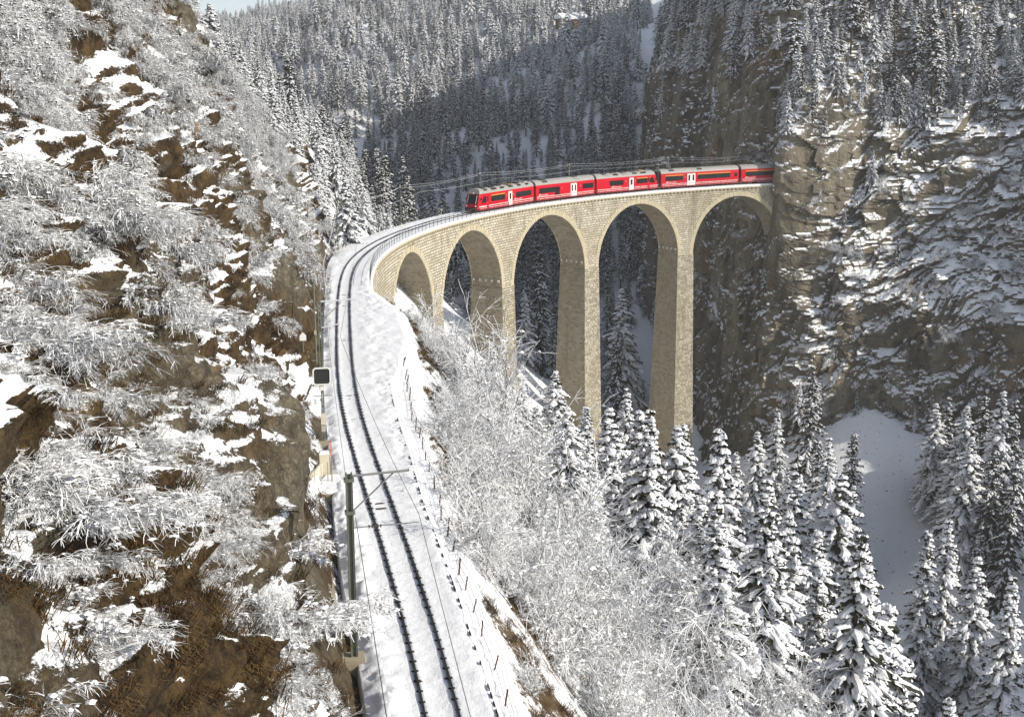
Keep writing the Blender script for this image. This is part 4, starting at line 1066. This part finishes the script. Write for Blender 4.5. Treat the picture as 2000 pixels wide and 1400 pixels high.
def bush(seed, n_stem=11, L=2.2, spread=1.0, droop=.5, side=(0, 0), r0=.05, sub=7, sub2=3, blobs=40, blob_r=.14, mat='twig', up=.8):
    """snow-laden shrub: arching stems, side twigs, lumps of snow; side = pull direction of the droop"""
    g = np.random.default_rng(seed); b = MB(); tips = []
    segs = []
    def stem(p, d, l, r, n, dr):
        pts = [p]; d = d/np.linalg.norm(d)
        for k in range(n):
            d = d+np.array([side[0]*dr*.5, side[1]*dr*.5, -dr*.55])/n*1.6+g.normal(0, .10, 3); d /= np.linalg.norm(d)
            pts.append(pts[-1]+d*l/n)
        segs.append((np.array(pts), np.linspace(r, r*.55, n+1))); return pts, d
    for i in range(n_stem):
        a = g.uniform(0, 2*pi); e = np.array([cos(a)*spread, sin(a)*spread, up+g.uniform(0, .6)])+np.array([side[0], side[1], 0])*.9
        l = L*g.uniform(.6, 1.2); pts, d = stem(np.array([g.normal(0, .12*L), g.normal(0, .12*L), 0]), e, l, r0, 5, droop)
        tips += pts[2:]
        for k in range(sub):
            j = g.integers(1, 6); q = pts[j] if j < len(pts) else pts[-1]
            dd = (np.array(pts[min(j, 5)])-np.array(pts[min(j, 5)-1])); dd = dd/np.linalg.norm(dd)+g.normal(0, .55, 3)
            p2, d2 = stem(q, dd, l*g.uniform(.25, .55), r0*.62, 3, droop*.9); tips.append(p2[-1])
            for m in range(sub2):
                q2 = p2[g.integers(1, 4)]; stem(q2, d2+g.normal(0, .7, 3), l*g.uniform(.10, .28), r0*.48, 2, droop*.6)
    for pts, r in segs: b.tube(pts, r, 3, False)
    # snow lumps
    for i in range(blobs):
        c = tips[g.integers(0, len(tips))]+g.normal(0, .04, 3); r = blob_r*g.uniform(.4, 1.25)
        a = g.uniform(0, 6.28); e = g.uniform(1, 1.5)
        V = np.array([(e, 0, 0), (0, 1, 0), (-e, 0, 0), (0, -1, 0), (0, 0, .85), (0, 0, -.5), (.65*e, .65, .35), (-.65*e, .65, .35), (-.65*e, -.65, .35), (.65*e, -.65, .35)])*r*g.uniform(.85, 1.15, (10, 1))
        Rz = np.array([[cos(a), -sin(a), 0], [sin(a), cos(a), 0], [0, 0, 1]])
        b.add(V@Rz.T+c, (), [(0, 6, 9), (1, 7, 6), (2, 8, 7), (3, 9, 8), (4, 9, 6), (4, 6, 7), (4, 7, 8), (4, 8, 9), (0, 1, 6), (1, 2, 7), (2, 3, 8), (3, 0, 9), (5, 1, 0), (5, 2, 1), (5, 3, 2), (5, 0, 3)])
    return b.mesh('twigs', [M[mat]])
SHRUB = [bush(100+i, n_stem=ns, L=l, droop=dr, side=(.42, 0), r0=r, sub=17, sub2=8, blobs=bl, blob_r=br) for i, (ns, l, dr, r, bl, br) in enumerate([(11, 1.7, .9, .022, 110, .085), (9, 2.0, 1.1, .024, 130, .095), (12, 1.3, .7, .019, 80, .075), (9, 2.2, 1.2, .024, 100, .11), (8, 1.0, .6, .020, 110, .10), (12, 1.8, .9, .018, 50, .07)])]
UPB = [bush(200+i, n_stem=ns, L=l, spread=sp, droop=dr, r0=r, sub=14, sub2=6, blobs=bl, blob_r=.15, mat='frost', up=1.2) for i, (ns, l, bl, sp, dr, r) in enumerate([(12, 4.6, 120, .55, .45, .034), (9, 5.8, 70, .4, .3, .040), (14, 3.4, 160, .8, .7, .034), (8, 6.6, 90, .5, .6, .045)])]

rng = np.random.default_rng(7)
# ---- shrubs on the left hillside
CLUS = [(-74,9.5,1.3,.8,1),(-73,7.8,1.3,.8,1),(-72.5,6.6,1.5,.8,.9),(-71,5.6,1.6,.7,.8),(-63,8.5,1.6,1.0,.8),(-66,7.2,1.5,.8,.7),(-77,9.5,1.2,1.0,.9),(-47,4.5,1.8,.9,.7),(-33,4.8,2,1.2,.8),(-28,8,3,1.6,.8),(-80,11.2,1.5,1.5,1.0),(-78.2,13.2,1.6,1.3,1.0),(-76.5,15,1.6,1.2,.9),(-72,16,1.6,1.2,.9),(-46.2,20.5,3.2,2.6,1.0),(-23.5,20.9,4,2.5,.8),(-64.5,11.6,2.4,1.5,1.0),(-70,14,1.8,1.4,.8),(-54.1,9.2,2.4,1.3,.7),(-70,10.8,2.6,1.6,1.0),(-75,13.1,1.8,1.5,.9),(-73.4,11.1,1.4,1.0,.8),(-72.4,9.2,1.2,.9,.6),(-38.2,6.6,1.6,2.2,.9),(-41.4,3.3,2.5,1.6,.8),
        (19,16.5,8,3.5,.9),(52,13,9,4,1.0),(2.4,8.1,4,2.5,.8),(-79.2,12,1.4,1.6,1.0),(-66.7,2.7,1.5,.8,.7),(-71.3,8.8,1.0,.8,.5),(38.9,30.8,9,4,.9),(-52.9,16.3,2.4,1.8,.7),(-60.4,18.1,2.4,2,.8),(-5,14,7,3,.8),(-30,13,4,2,.6),(-10,27,7,4,.7),(20,24,8,3.5,.7),(40,20,8,4,1.0),(55,24,8,8,1.0),(-38,26,4,3,.8),(-45,25,3,3,.8),(30,10,9,3,.7),(-12,18,5,2.6,.7)]
def shrub_density(y, t):
    d = .13
    for a, b, ry, rt, wt in CLUS: d = np.maximum(d, wt*np.exp(-((y-a)/ry)**2-((t-b)/rt)**2))
    b, k = bareness(y, t)
    return d*(1-.75*b)*(1-.88*k)*sstep(-.55, .15, fbm(y/6, t/3.2, 0, 3, 615))
def slope_label(y, t):
    return None
shr = []
cand_y = rng.uniform(-84, 66, 26000); cand_t = rng.uniform(.8, 44, 26000)
dens = shrub_density(cand_y, cand_t)
dcam = np.hypot(cand_y+98.8, 8)
vis_t = np.abs(cand_t-(17.35+.0*dcam)/.839) < 6+dcam*.42
keep = (rng.random(26000) < dens*np.clip(34/dcam, .16, 1)*1.0*(1+.9*sstep(12, 20, cand_t))) & vis_t & (cand_t > np.where(cand_y < -40, 3.0, 1.9)) & ~((cand_t < 2.8) & (cand_y > -47) & (cand_y < -8)) & (cand_t < 8+.34*(cand_y+98.8))
cy_, ct_ = cand_y[keep], cand_t[keep]
P = left_point(cy_, ct_)
shr = sorted(range(len(cy_)), key=lambda i: np.linalg.norm(P[i]-CAM))
LABEL_SHRUB = 'snow-laden shrub drooping down the steep brown slope left of the track'
stuffpts = []
def add_shrub(i, k):
    y, t = cy_[i], ct_[i]; d = np.linalg.norm(P[i]-CAM)
    sc = (rng.uniform(.22, .45) if rng.random() < .55 else rng.uniform(.45, .85))*(1 if d < 45 else 1.1 if d < 90 else 1.35)
    if d < 32: sc *= .75
    v = int(rng.integers(0, len(SHRUB)))
    return v, P[i]+np.array([.05, 0, -.12]), rng.normal(.2, .8), sc
def zone_words(y, t):
    a = 'in the near foreground' if y < -62 else 'before the signal board' if y < -36 else 'beyond the signal board' if y < -5 else 'near the viaduct'
    b = 'low on' if t < 7 else 'halfway up' if t < 15 else 'high on'
    return a, b
def shrub_words(y, t):
    a, b = zone_words(y, t); return 'drooping snow-laden shrub %s the left slope %s' % (b, a), 'shrub'
def shrub_zone(y, t):
    a, b = zone_words(y, t); return 'snow-laden shrubs %s the left slope %s' % (b, a)
n_sh = 0
for k, i in enumerate(shr):
    v, p, rz, sc = add_shrub(i, k)
    if k < 285:
        root = thing('frosted_shrub', *shrub_words(cy_[i], ct_[i]), p, rz, shrub_zone(cy_[i], ct_[i])); root.scale = (sc*rng.uniform(1.0, 1.6), sc*rng.uniform(.8, 1.2), sc*rng.uniform(.6, 1.0))
        link('twigs', SHRUB[v], root); n_sh += 1
    else: stuffpts.append((p, rz, sc, v))

# ---- geometry-node scatter for masses nobody could count
def scatter(name, pts, protos, label=None):
    if not pts: return
    col = bpy.data.collections.new(name+'_sources')
    for k, me in enumerate(protos):
        o = bpy.data.objects.new('%s_source_%02d' % (name, k), me); col.objects.link(o)
    me = bpy.data.meshes.new(name); me.vertices.add(len(pts)); me.vertices.foreach_set('co', np.array([p[0] for p in pts], np.float32).ravel())
    attr(me, 'rz', [p[1] for p in pts]); attr(me, 'scl', [p[2] for p in pts])
    a = me.attributes.new('idx', 'INT', 'POINT'); a.data.foreach_set('value', np.array([p[3] for p in pts], np.int32))
    o = link(name, me); o['kind'] = 'stuff'
    if label: o['label'] = label
    ng = bpy.data.node_groups.new(name, 'GeometryNodeTree')
    ng.interface.new_socket('Geometry', in_out='INPUT', socket_type='NodeSocketGeometry'); ng.interface.new_socket('Geometry', in_out='OUTPUT', socket_type='NodeSocketGeometry')
    N = ng.nodes.new; gi, go, ip, ci = N('NodeGroupInput'), N('NodeGroupOutput'), N('GeometryNodeInstanceOnPoints'), N('GeometryNodeCollectionInfo')
    ci.inputs['Collection'].default_value = col; ci.inputs['Separate Children'].default_value = True; ci.inputs['Reset Children'].default_value = True
    def na(n, ty='FLOAT'):
        d = N('GeometryNodeInputNamedAttribute'); d.data_type = ty; d.inputs['Name'].default_value = n; return d.outputs['Attribute']
    cx = N('ShaderNodeCombineXYZ'); L = ng.links.new
    L(na('rz'), cx.inputs[2]); L(gi.outputs[0], ip.inputs['Points']); L(ci.outputs[0], ip.inputs['Instance']); ip.inputs['Pick Instance'].default_value = True
    L(na('idx', 'INT'), ip.inputs['Instance Index']); L(cx.outputs[0], ip.inputs['Rotation']); L(na('scl'), ip.inputs['Scale']); L(ip.outputs[0], go.inputs[0])
    md = o.modifiers.new('scatter', 'NODES'); md.node_group = ng
    return o
scatter('hillside_shrubbery', stuffpts, SHRUB)

# ---- dry grass on the bare patches of the hillside
def tuft(seed):
    g = np.random.default_rng(seed); V, F = [], []
    for i in range(60):
        a = g.normal(0, .9); l = g.uniform(.25, .6); p = g.normal(0, .16, 3)*np.array([.8, 1.3, .2]); d = np.array([cos(a)*.7, sin(a)*.7, .75]); n = np.array([-sin(a), cos(a), 0])*.009
        q = p+d*l*.5; e = q+np.array([d[0]*.6, d[1]*.6, -.15])*l*.7; k = len(V)
        V += [p-n, p+n, q+n*.9, q-n*.9, e]; F += [(k, k+1, k+2), (k, k+2, k+3), (k+3, k+2, k+4)]
    return new_mesh('grass', np.array(V), np.array(F), [M['grass%d' % (seed % 3)]])
for k, (a, b) in enumerate((((.035, .020, .009), (.13, .075, .028)), ((.06, .035, .014), (.20, .125, .045)), ((.028, .020, .012), (.085, .055, .026)))): M['grass%d' % k] = m_needles('dry_grass', a, b)
TUFT = [tuft(i) for i in range(6)]
gy = rng.uniform(-86, 40, 60000); gt = rng.uniform(.5, 34, 60000); b, k_ = bareness(gy, gt)
dc = np.hypot(gy+98.8, 8); ok = (rng.random(60000) < (.10+.30*b)*(1-sstep(.1, .4, k_))*np.clip(30/dc, .15, 1)**1.5) & (gt < 8+.34*(gy+98.8)); gy, gt = gy[ok], gt[ok]
P = left_point(gy, gt); ok = (vn(gy/3, gt/3, 0, 62) > -.35); P = P[ok]; gp = [(p, rng.normal(0, .5), rng.uniform(.5, 1.1)*(1+np.linalg.norm(p-CAM)/90), int(rng.integers(0, 6))) for p in P]
bx = rng.uniform(0, 16, 9000); by = rng.uniform(-72, 30, 9000); e = bx-lerp_tab(by, BANK_X); ok = (e > .3) & (e < 5) & (vn(bx/1.6, by/3.2, 0, 412)+.6*vn(bx/4, by/9, 0, 413) > .0) & (rng.random(9000) < .55)
bz = ground_h(bx, by)
for i in np.nonzero(ok)[0]: gp.append((np.array([bx[i], by[i], bz[i]-.03]), rng.normal(0, .7), rng.uniform(.6, 1.2), int(rng.integers(0, 6))))
scatter('dry_grass', gp, TUFT); print('tufts', len(gp))

# ---- trees
def tree(name, label, group, p, H, meshes, base_h, rz=None, cat='tree'):
    s = H/base_h
    root = thing(name, label, cat, p, rng.uniform(0, 6.28) if rz is None else rz, group); sw = s**.85; root.scale = (sw*rng.uniform(.92, 1.08), sw*rng.uniform(.92, 1.08), s)
    link('trunk', meshes[1], root); link('crown', meshes[0], root); return root
KEY = [
(18.5,44.4,7.3,0,'small snowy spruce on the bank just below the second arch'),
(25.7,55.3,8.5,0,'pointed young spruce standing before the foot of the second pier'),
(25.0,32.9,13.3,1,'rounded white spruce in front of the third arch opening'),
(30.2,36.8,17.8,2,'bushy snow-covered spruce whose top reaches into the third arch'),
(33.8,25.4,23.7,0,'broad white spruce hiding the base of the third tall pier'),
(44.4,51.4,20.9,1,'slim spruce with its tip between the third and fourth tall piers'),
(44.9,32.2,28.1,2,'heavily laden spruce covering the foot of the rightmost visible pier'),
(44.0,16.4,36.2,0,'tallest foreground spruce just right of the rightmost pier with layered boughs'),
(32.9,-6.1,22.2,2,'wide snow-heaped spruce below the tallest foreground spruce'),
(62.9,35.2,36.0,3,'straight narrow spruce with dark lower trunk left of the white snow chute'),
(54.3,19.3,34.6,0,'stout spruce in front of the narrow one left of the snow chute'),
(68.0,32.5,33.9,2,'full spruce touching the left edge of the white snow chute'),
(50.5,-9.4,33.3,2,'dark green broad spruce with snow pads near the lower right corner'),
(77.7,26.6,28.4,3,'spire-shaped spruce at the lower end of the snow chute'),
(85.2,33.6,27.3,1,'spruce beside the spire-shaped one on the right of the snow chute'),
(82.7,23.2,25.4,0,'shaded spruce at the right with widely hanging lower boughs'),
(80.1,12.6,27.2,1,'spruce cut by the right picture edge above the frosted bushes'),
(21.8,-36.1,14.7,3,'thin young spruce with bare stem and drooping boughs at the bottom centre'),
(34.2,6.3,14.8,1,'low white spruce between the frosted thicket and the tallest spruce'),
(43.6,5.6,23.0,1,'spruce tucked behind the wide snow-heaped one'),
(60.1,23.1,30.3,2,'spruce standing between the stout and the full spruce left of the chute'),
(68.4,26.5,27.6,1,'lower spruce in front of the bottom of the snow chute'),
(26.9,17.0,15.7,2,'snowy spruce at the upper edge of the white frosted thicket'),
(36.3,19.3,23.5,3,'slender spruce in the gap below the third pier'),
(5.4,45.9,12.6,0,'bright snowy spruce standing behind the railing at the near bridge end'),
]
BACK = [(93.1,90.5,21.3),(84.2,85.9,21.5),(79.1,82.9,21.5),(93.7,75.4,19.2),(90,68,17),(85.3,68.6,26.8),(56.9,155.9,30.5),(50.8,145.0,17.0),(75.1,150.8,28.2),(70.6,139.6,24.3),(39.6,159.5,9.7),(71.9,75.1,23.2),(88,77,19),(82,76,18)]
TALUS = [(109.1,75.4,19.0),(113.0,77.6,17.8),(111.6,70.1,20.2),(110.9,64.5,23.1),(110.1,58.9,22.0),(111.7,57.7,19.7),(104.0,57.1,21.9),(103.9,51.0,22.5),(107.8,66.6,17.8),(103.4,45.2,25.3),(108,50,17),(114,62,15),(106,62,14),(100,47,16)]
for x, y, H, v, lab in KEY:
    tree('spruce_tree', lab, 'snow-laden spruces below the viaduct', (x, y, float(ground_h(np.array([x]), np.array([y]))[0])), H, NEAR[v], 20)
def zg(x, y): return float(ground_h(np.array([x]), np.array([y]))[0])
for k, (x, y, H) in enumerate(BACK): tree('spruce_tree', 'snow-dusted spruce at the foot of the rock wall beyond the piers', 'spruces at the foot of the rock wall', (x, y, zg(x, y)), H, (NEAR if k % 3 else MID)[k % 4], 20)
for k, (x, y, H) in enumerate(TALUS): tree('spruce_tree', 'shaded spruce on the slope right of the white snow chute', 'spruces right of the snow chute', (x, y, zg(x, y)), H, (MID if k % 2 else NEAR)[k % 4], 20)
n_tree = len(KEY)+len(BACK)+len(TALUS)
bank_xy = [(k_[0], k_[1]) for k_ in KEY]; bank_n = 0
while bank_n < 70:
    x, y = rng.uniform(12, 66), rng.uniform(-32, 56); e = x-float(lerp_tab(y, BANK_X)); D = math.hypot(x-CAM[0], y-CAM[1])
    if e < 8+.38*max(0, -y-14) or D < 66 or e > 62 or min((x-a)**2+(y-b)**2 for a, b in bank_xy) < 15: bank_n += .02; continue
    g_ = zg(x, y); H = min(rng.uniform(11, 25), CAM[2]-.262*D-g_)
    if H < 4.5: bank_n += .02; continue
    tree('spruce_tree', 'snow-laden spruce crowded among others on the steep bank below the piers', 'spruces crowded on the bank below the piers', (x, y, g_), H, NEAR[int(rng.integers(0, 6))], 20); bank_xy.append((x, y)); bank_n += 1; n_tree += 1

def in_view(P, mx=1.06):
    d = np.asarray(P, float)-CAM; ya, pt = .2125, .2159
    f = np.array([sin(ya)*cos(pt), cos(ya)*cos(pt), -sin(pt)]); r = np.array([cos(ya), -sin(ya), 0]); u = np.cross(r, f)
    z = d@f; return (z > 3) & (abs(d@r) < z*.4476*mx) & (d@u < z*.3133*mx) & (d@u > -z*.3133*(mx+.12))
def thin(P, r, seed=0):
    """greedy minimum spacing"""
    keep, cell = [], {}
    for i, p in enumerate(P):
        rr = r if np.isscalar(r) else r[i]; c = (int(p[0]//6), int(p[1]//6)); n = max(1, int(rr//6)+1); ok = True
        for a in range(c[0]-n, c[0]+n+1):
            for b in range(c[1]-n, c[1]+n+1):
                for j in cell.get((a, b), ()):
                    if (P[j][0]-p[0])**2+(P[j][1]-p[1])**2 < rr*rr: ok = False; break
                if not ok: break
            if not ok: break
        if ok: keep.append(i); cell.setdefault(c, []).append(i)
    return keep
far_pts = []
def fz(p):
    az = math.degrees(atan2(p[0]-CAM[0], p[1]-CAM[1]))
    return 'left of the train' if az < 10.2 else 'seen beyond the leading cars' if az < 15 else 'near the brown rock edge'
# dense forest behind the viaduct
x = rng.uniform(-70, 260, 60000); y = rng.uniform(140, 640, 60000)
z = ground_h(x, y); P = np.c_[x, y, z]; tops = P+np.array([0, 0, 10])
clear = vn(x/26, y/38, 0, 777)
ax = left_point(y, (z-GRADE*60)/.839)[:, 0]
ok = in_view(tops, 1.1) & (x > ax-4) & (np.hypot(x-131, y-405) > 9) & ~((abs(x-127.5-.24*(y-390)) < 9) & (y > 365) & (y < 400))
ok &= ~((clear > .62) & (z < 25)) & ((z > -34) | (rng.random(60000) < .10))
cx, cd = cliff_frame(np.linspace(0, 180, 200))[:2]
wall_x = np.interp(y, cx[::-1, 1], cx[::-1, 0]); ok &= x < wall_x-1.5
P = P[ok]; P = P[rng.permutation(len(P))]
P = P[thin(P, 2.9+np.clip((np.hypot(P[:, 0], P[:, 1]+98)-250)/260, 0, 1))]
dist = np.linalg.norm(P-CAM, axis=1); order = np.argsort(dist)
for k, i in enumerate(order):
    p = P[i]; H = rng.choice([rng.uniform(6, 12), rng.uniform(12, 19), rng.uniform(17, 23)], p=[.4, .5, .1])*(.92-.25*min(1, max(0, (dist[i]-280)/350)))
    if k < 120: tree('spruce_tree', 'snow-dusted spruce of the shaded forest behind the viaduct ' + fz(p), 'forest spruces behind the viaduct ' + fz(p), p, H, MID[int(rng.integers(0, 4))], 20); n_tree += 1
    else: far_pts.append((p, rng.uniform(0, 6.28), H/20, int(rng.integers(4, 10)) if rng.random() < .75*sstep(0, 30, p[2]) else int(rng.integers(0, 4))))
# far hills
x = rng.uniform(-330, 420, 50000); y = rng.uniform(600, 1230, 50000); P = np.c_[x, y, ground_h(x, y)]
ok = in_view(P+np.array([0, 0, 8]), 1.12) & (vn(x/60, y/60, 0, 911) < .55); P = P[ok]; P = P[thin(P, 5.2)]
for p in P: far_pts.append((p, rng.uniform(0, 6.28), rng.uniform(9, 15)/20, int(rng.integers(3, 10))))
# spur beyond the bridge on the left
y = rng.uniform(60, 440, 9000); t = rng.uniform(-46, 78, 9000); P = left_point(y, t)
ok = in_view(P+np.array([0, 0, 5]), 1.12) & (P[:, 2] > ground_h(P[:, 0], P[:, 1])-1); P = P[ok]; P = P[thin(P, 2.8)]
dist = np.linalg.norm(P-CAM, axis=1); order = np.argsort(dist)
for k, i in enumerate(order):
    p = P[i]-np.array([0, 0, .6]); H = rng.uniform(4.5, 10)
    if k < 45: tree('spruce_tree', 'snow-covered young conifer on the sunlit spur left of the bridge end', 'conifers on the spur by the bridge', p, H, NEAR[int(rng.integers(0, 6))], 20); n_tree += 1
    else: far_pts.append((p, rng.uniform(0, 6.28), H/20, int(rng.integers(4, 10))))
# rock wall: trees where it is not sheer
NC = 40000
u = rng.uniform(205, 430, NC); z = rng.uniform(-46, 95, NC)
P = cliff_point(u, z); A = cliff_point(u+.9, z); B = cliff_point(u, z+.9)
N = np.cross(A-P, B-P); N /= np.linalg.norm(N, axis=1, keepdims=True)+1e-9
nz = abs(N[:, 2])
wood = np.where((z > 14) & (u > 318), .75, np.where(z > 38, .95, .8))*np.where((u > 372) & (z > 5), .35, 1)
kk = cliff_frame(u)[2]; sheer = ((kk < .3) & (z < 36)) | ((kk > .5) & (z > -46) & (z < -17) & (u > _clu[7]+4))
ok = in_view(P+np.array([0, 0, 3]), 1.08) & (nz > np.where(sheer, .62, .36)) & ~(sheer & (rng.random(NC) < .7)) & (rng.random(NC) < wood)
P, z, u = P[ok], z[ok], u[ok]; keep = thin(P, 1.4); P, z, u = P[keep], z[keep], u[keep]
dist = np.linalg.norm(P-CAM, axis=1); Hs = np.where((z > 12) | (rng.random(len(P)) < .12), rng.uniform(4, 11, len(P)), rng.uniform(1.0, 2.6, len(P)))
order = np.argsort(-Hs/dist); ledge = []
for k, i in enumerate(order):
    p = P[i]-np.array([0, 0, .4])
    pn = rng.random() < .35
    if n_tree < 298 and Hs[i] > 4:
        tree('spruce_tree', 'snow-dusted conifer clinging to the upper slope of the right rock wall', 'conifers on the rock wall', p, Hs[i]*(1.25 if pn else 1), (PINE[k % 2] if pn else MID[k % 4]), 16 if pn else 20); n_tree += 1
    else: (far_pts.append((p, rng.uniform(0, 6.28), Hs[i]/20, int(rng.integers(0, 12)))) if Hs[i] > 4 else ledge.append((p, rng.uniform(0, 6.28), Hs[i]/2.2, int(rng.integers(0, 6)))))
scatter('ledge_shrubbery', ledge, SHRUB)
scatter('distant_forest', far_pts, [m[2] for m in MID]+[m[2] for m in NEAR]+[m[2] for m in PINE])
print('trees', n_tree, 'far', len(far_pts))

# ---- stones on the snow chute and on the shoulder
def stone(seed):
    g = np.random.default_rng(seed); V = np.array([(1, 0, 0), (0, 1, 0), (-1, 0, 0), (0, -1, 0), (0, 0, .8), (0, 0, -.6)])*g.uniform(.5, 1.3, (6, 3))
    return new_mesh('stone', V, np.array([(0, 1, 4), (1, 2, 4), (2, 3, 4), (3, 0, 4), (1, 0, 5), (2, 1, 5), (3, 2, 5), (0, 3, 5)]), [M['under']])
qx = rng.uniform(70, 118, 1300); qy = rng.uniform(45, 102, 1300); qz = ground_h(qx, qy)
tal = -38-.60*np.hypot(qx-111, qy-101); ok = (abs(qz-tal) < 2.5) & (vn(qx/5, qy/5, 0, 717) > -.25)
scatter('scree_stones', [((qx[i], qy[i], qz[i]+.02), rng.uniform(0, 6.28), rng.choice([.08, .13, .2], p=[.65, .3, .05]), int(rng.integers(0, 4))) for i in np.nonzero(ok)[0]], [stone(i) for i in range(4)])

# ---- frosted thicket on the bank right of the track
x = rng.uniform(0, 75, 9000); y = rng.uniform(-80, 62, 9000); x0 = lerp_tab(y, BANK_X); e = x-x0
z = ground_h(x, y); P = np.c_[x, y, z]
dens = np.where(e < 3, .25, 1.0)*sstep(-.55, .1, vn(x/7, y/7, 0, 515))*np.where(y > 25, .25, 1)*np.where(e > np.where(y < -42, 24, np.maximum(17-(y+42)*.2, 6.5)), .0, 1)
ok = (e > .9+1.2*sstep(-20, 10, y)) & in_view(P+np.array([0, 0, 2]), 1.15) & (rng.random(9000) < dens)
P, e = P[ok], e[ok]; dist = np.linalg.norm(P-CAM, axis=1)
keep = thin(P, np.where(e < 4, 1.0, np.clip(dist*.040, 2.0, 5.5))); P, e, dist = P[keep], e[keep], dist[keep]
order = np.argsort(dist); rest = []
def bz_(p, e):
    return ('close to the fence' if e < 4.5 else 'in the thicket' if e < 14 else 'at the lower edge of the thicket'), ('in the near foreground' if p[1] < -45 else 'below the snowy shoulder' if p[1] < -8 else 'near the first arches')
for k, i in enumerate(order):
    small = e[i] < 4.5; sc = (rng.uniform(.35, .60) if small else rng.uniform(.7, 1.15))*(.75 if dist[i] < 50 else 1.0)
    p = P[i]-np.array([0, 0, .15]); v = int(rng.integers(0, 4))
    if k < 290:
        root = thing('frosted_bush', 'white frosted bush %s %s' % bz_(P[i], e[i]), 'bush', p, rng.uniform(0, 6.28), 'frosted bushes %s %s' % bz_(P[i], e[i])); root.scale = (sc,)*3
        link('twigs', UPB[v], root)
    else: rest.append((p, rng.uniform(0, 6.28), sc, v))
qx = rng.uniform(18, 70, 900); qy = rng.uniform(-60, 30, 900); Q = np.c_[qx, qy, ground_h(qx, qy)]
ok = in_view(Q+np.array([0, 0, 6]), 1.1) & (np.hypot(qx-34, qy+36) < 17); Q = Q[ok]; Q = Q[thin(Q, 3.2)]
for p in Q: rest.append((p-np.array([0, 0, .2]), rng.uniform(0, 6.28), rng.uniform(.7, 1.15), int(rng.choice([0, 1, 3]))))
scatter('frosted_thicket', rest, UPB)
print('bushes', len(order), 'shrubs', len(shr))

# ------------------------------------------------------------------ valley haze
def haze():
    m = bpy.data.materials.new('haze'); m.use_nodes = True; nt = m.node_tree
    nt.nodes.remove(nt.nodes['Principled BSDF']); v = nt.nodes.new('ShaderNodeVolumePrincipled')
    v.inputs['Color'].default_value = (.95, .96, .97, 1); v.inputs['Density'].default_value = .0003; v.inputs['Anisotropy'].default_value = .2
    nt.links.new(v.outputs[0], nt.nodes['Material Output'].inputs['Volume'])
    b = MB(); b.hexa([(-480, -220, -140), (620, -220, -140), (620, 1640, -140), (-480, 1640, -140), (-480, -220, 260), (620, -220, 260), (620, 1640, 260), (-480, 1640, 260)])
    b.build('haze', m)['kind'] = 'stuff'
haze()
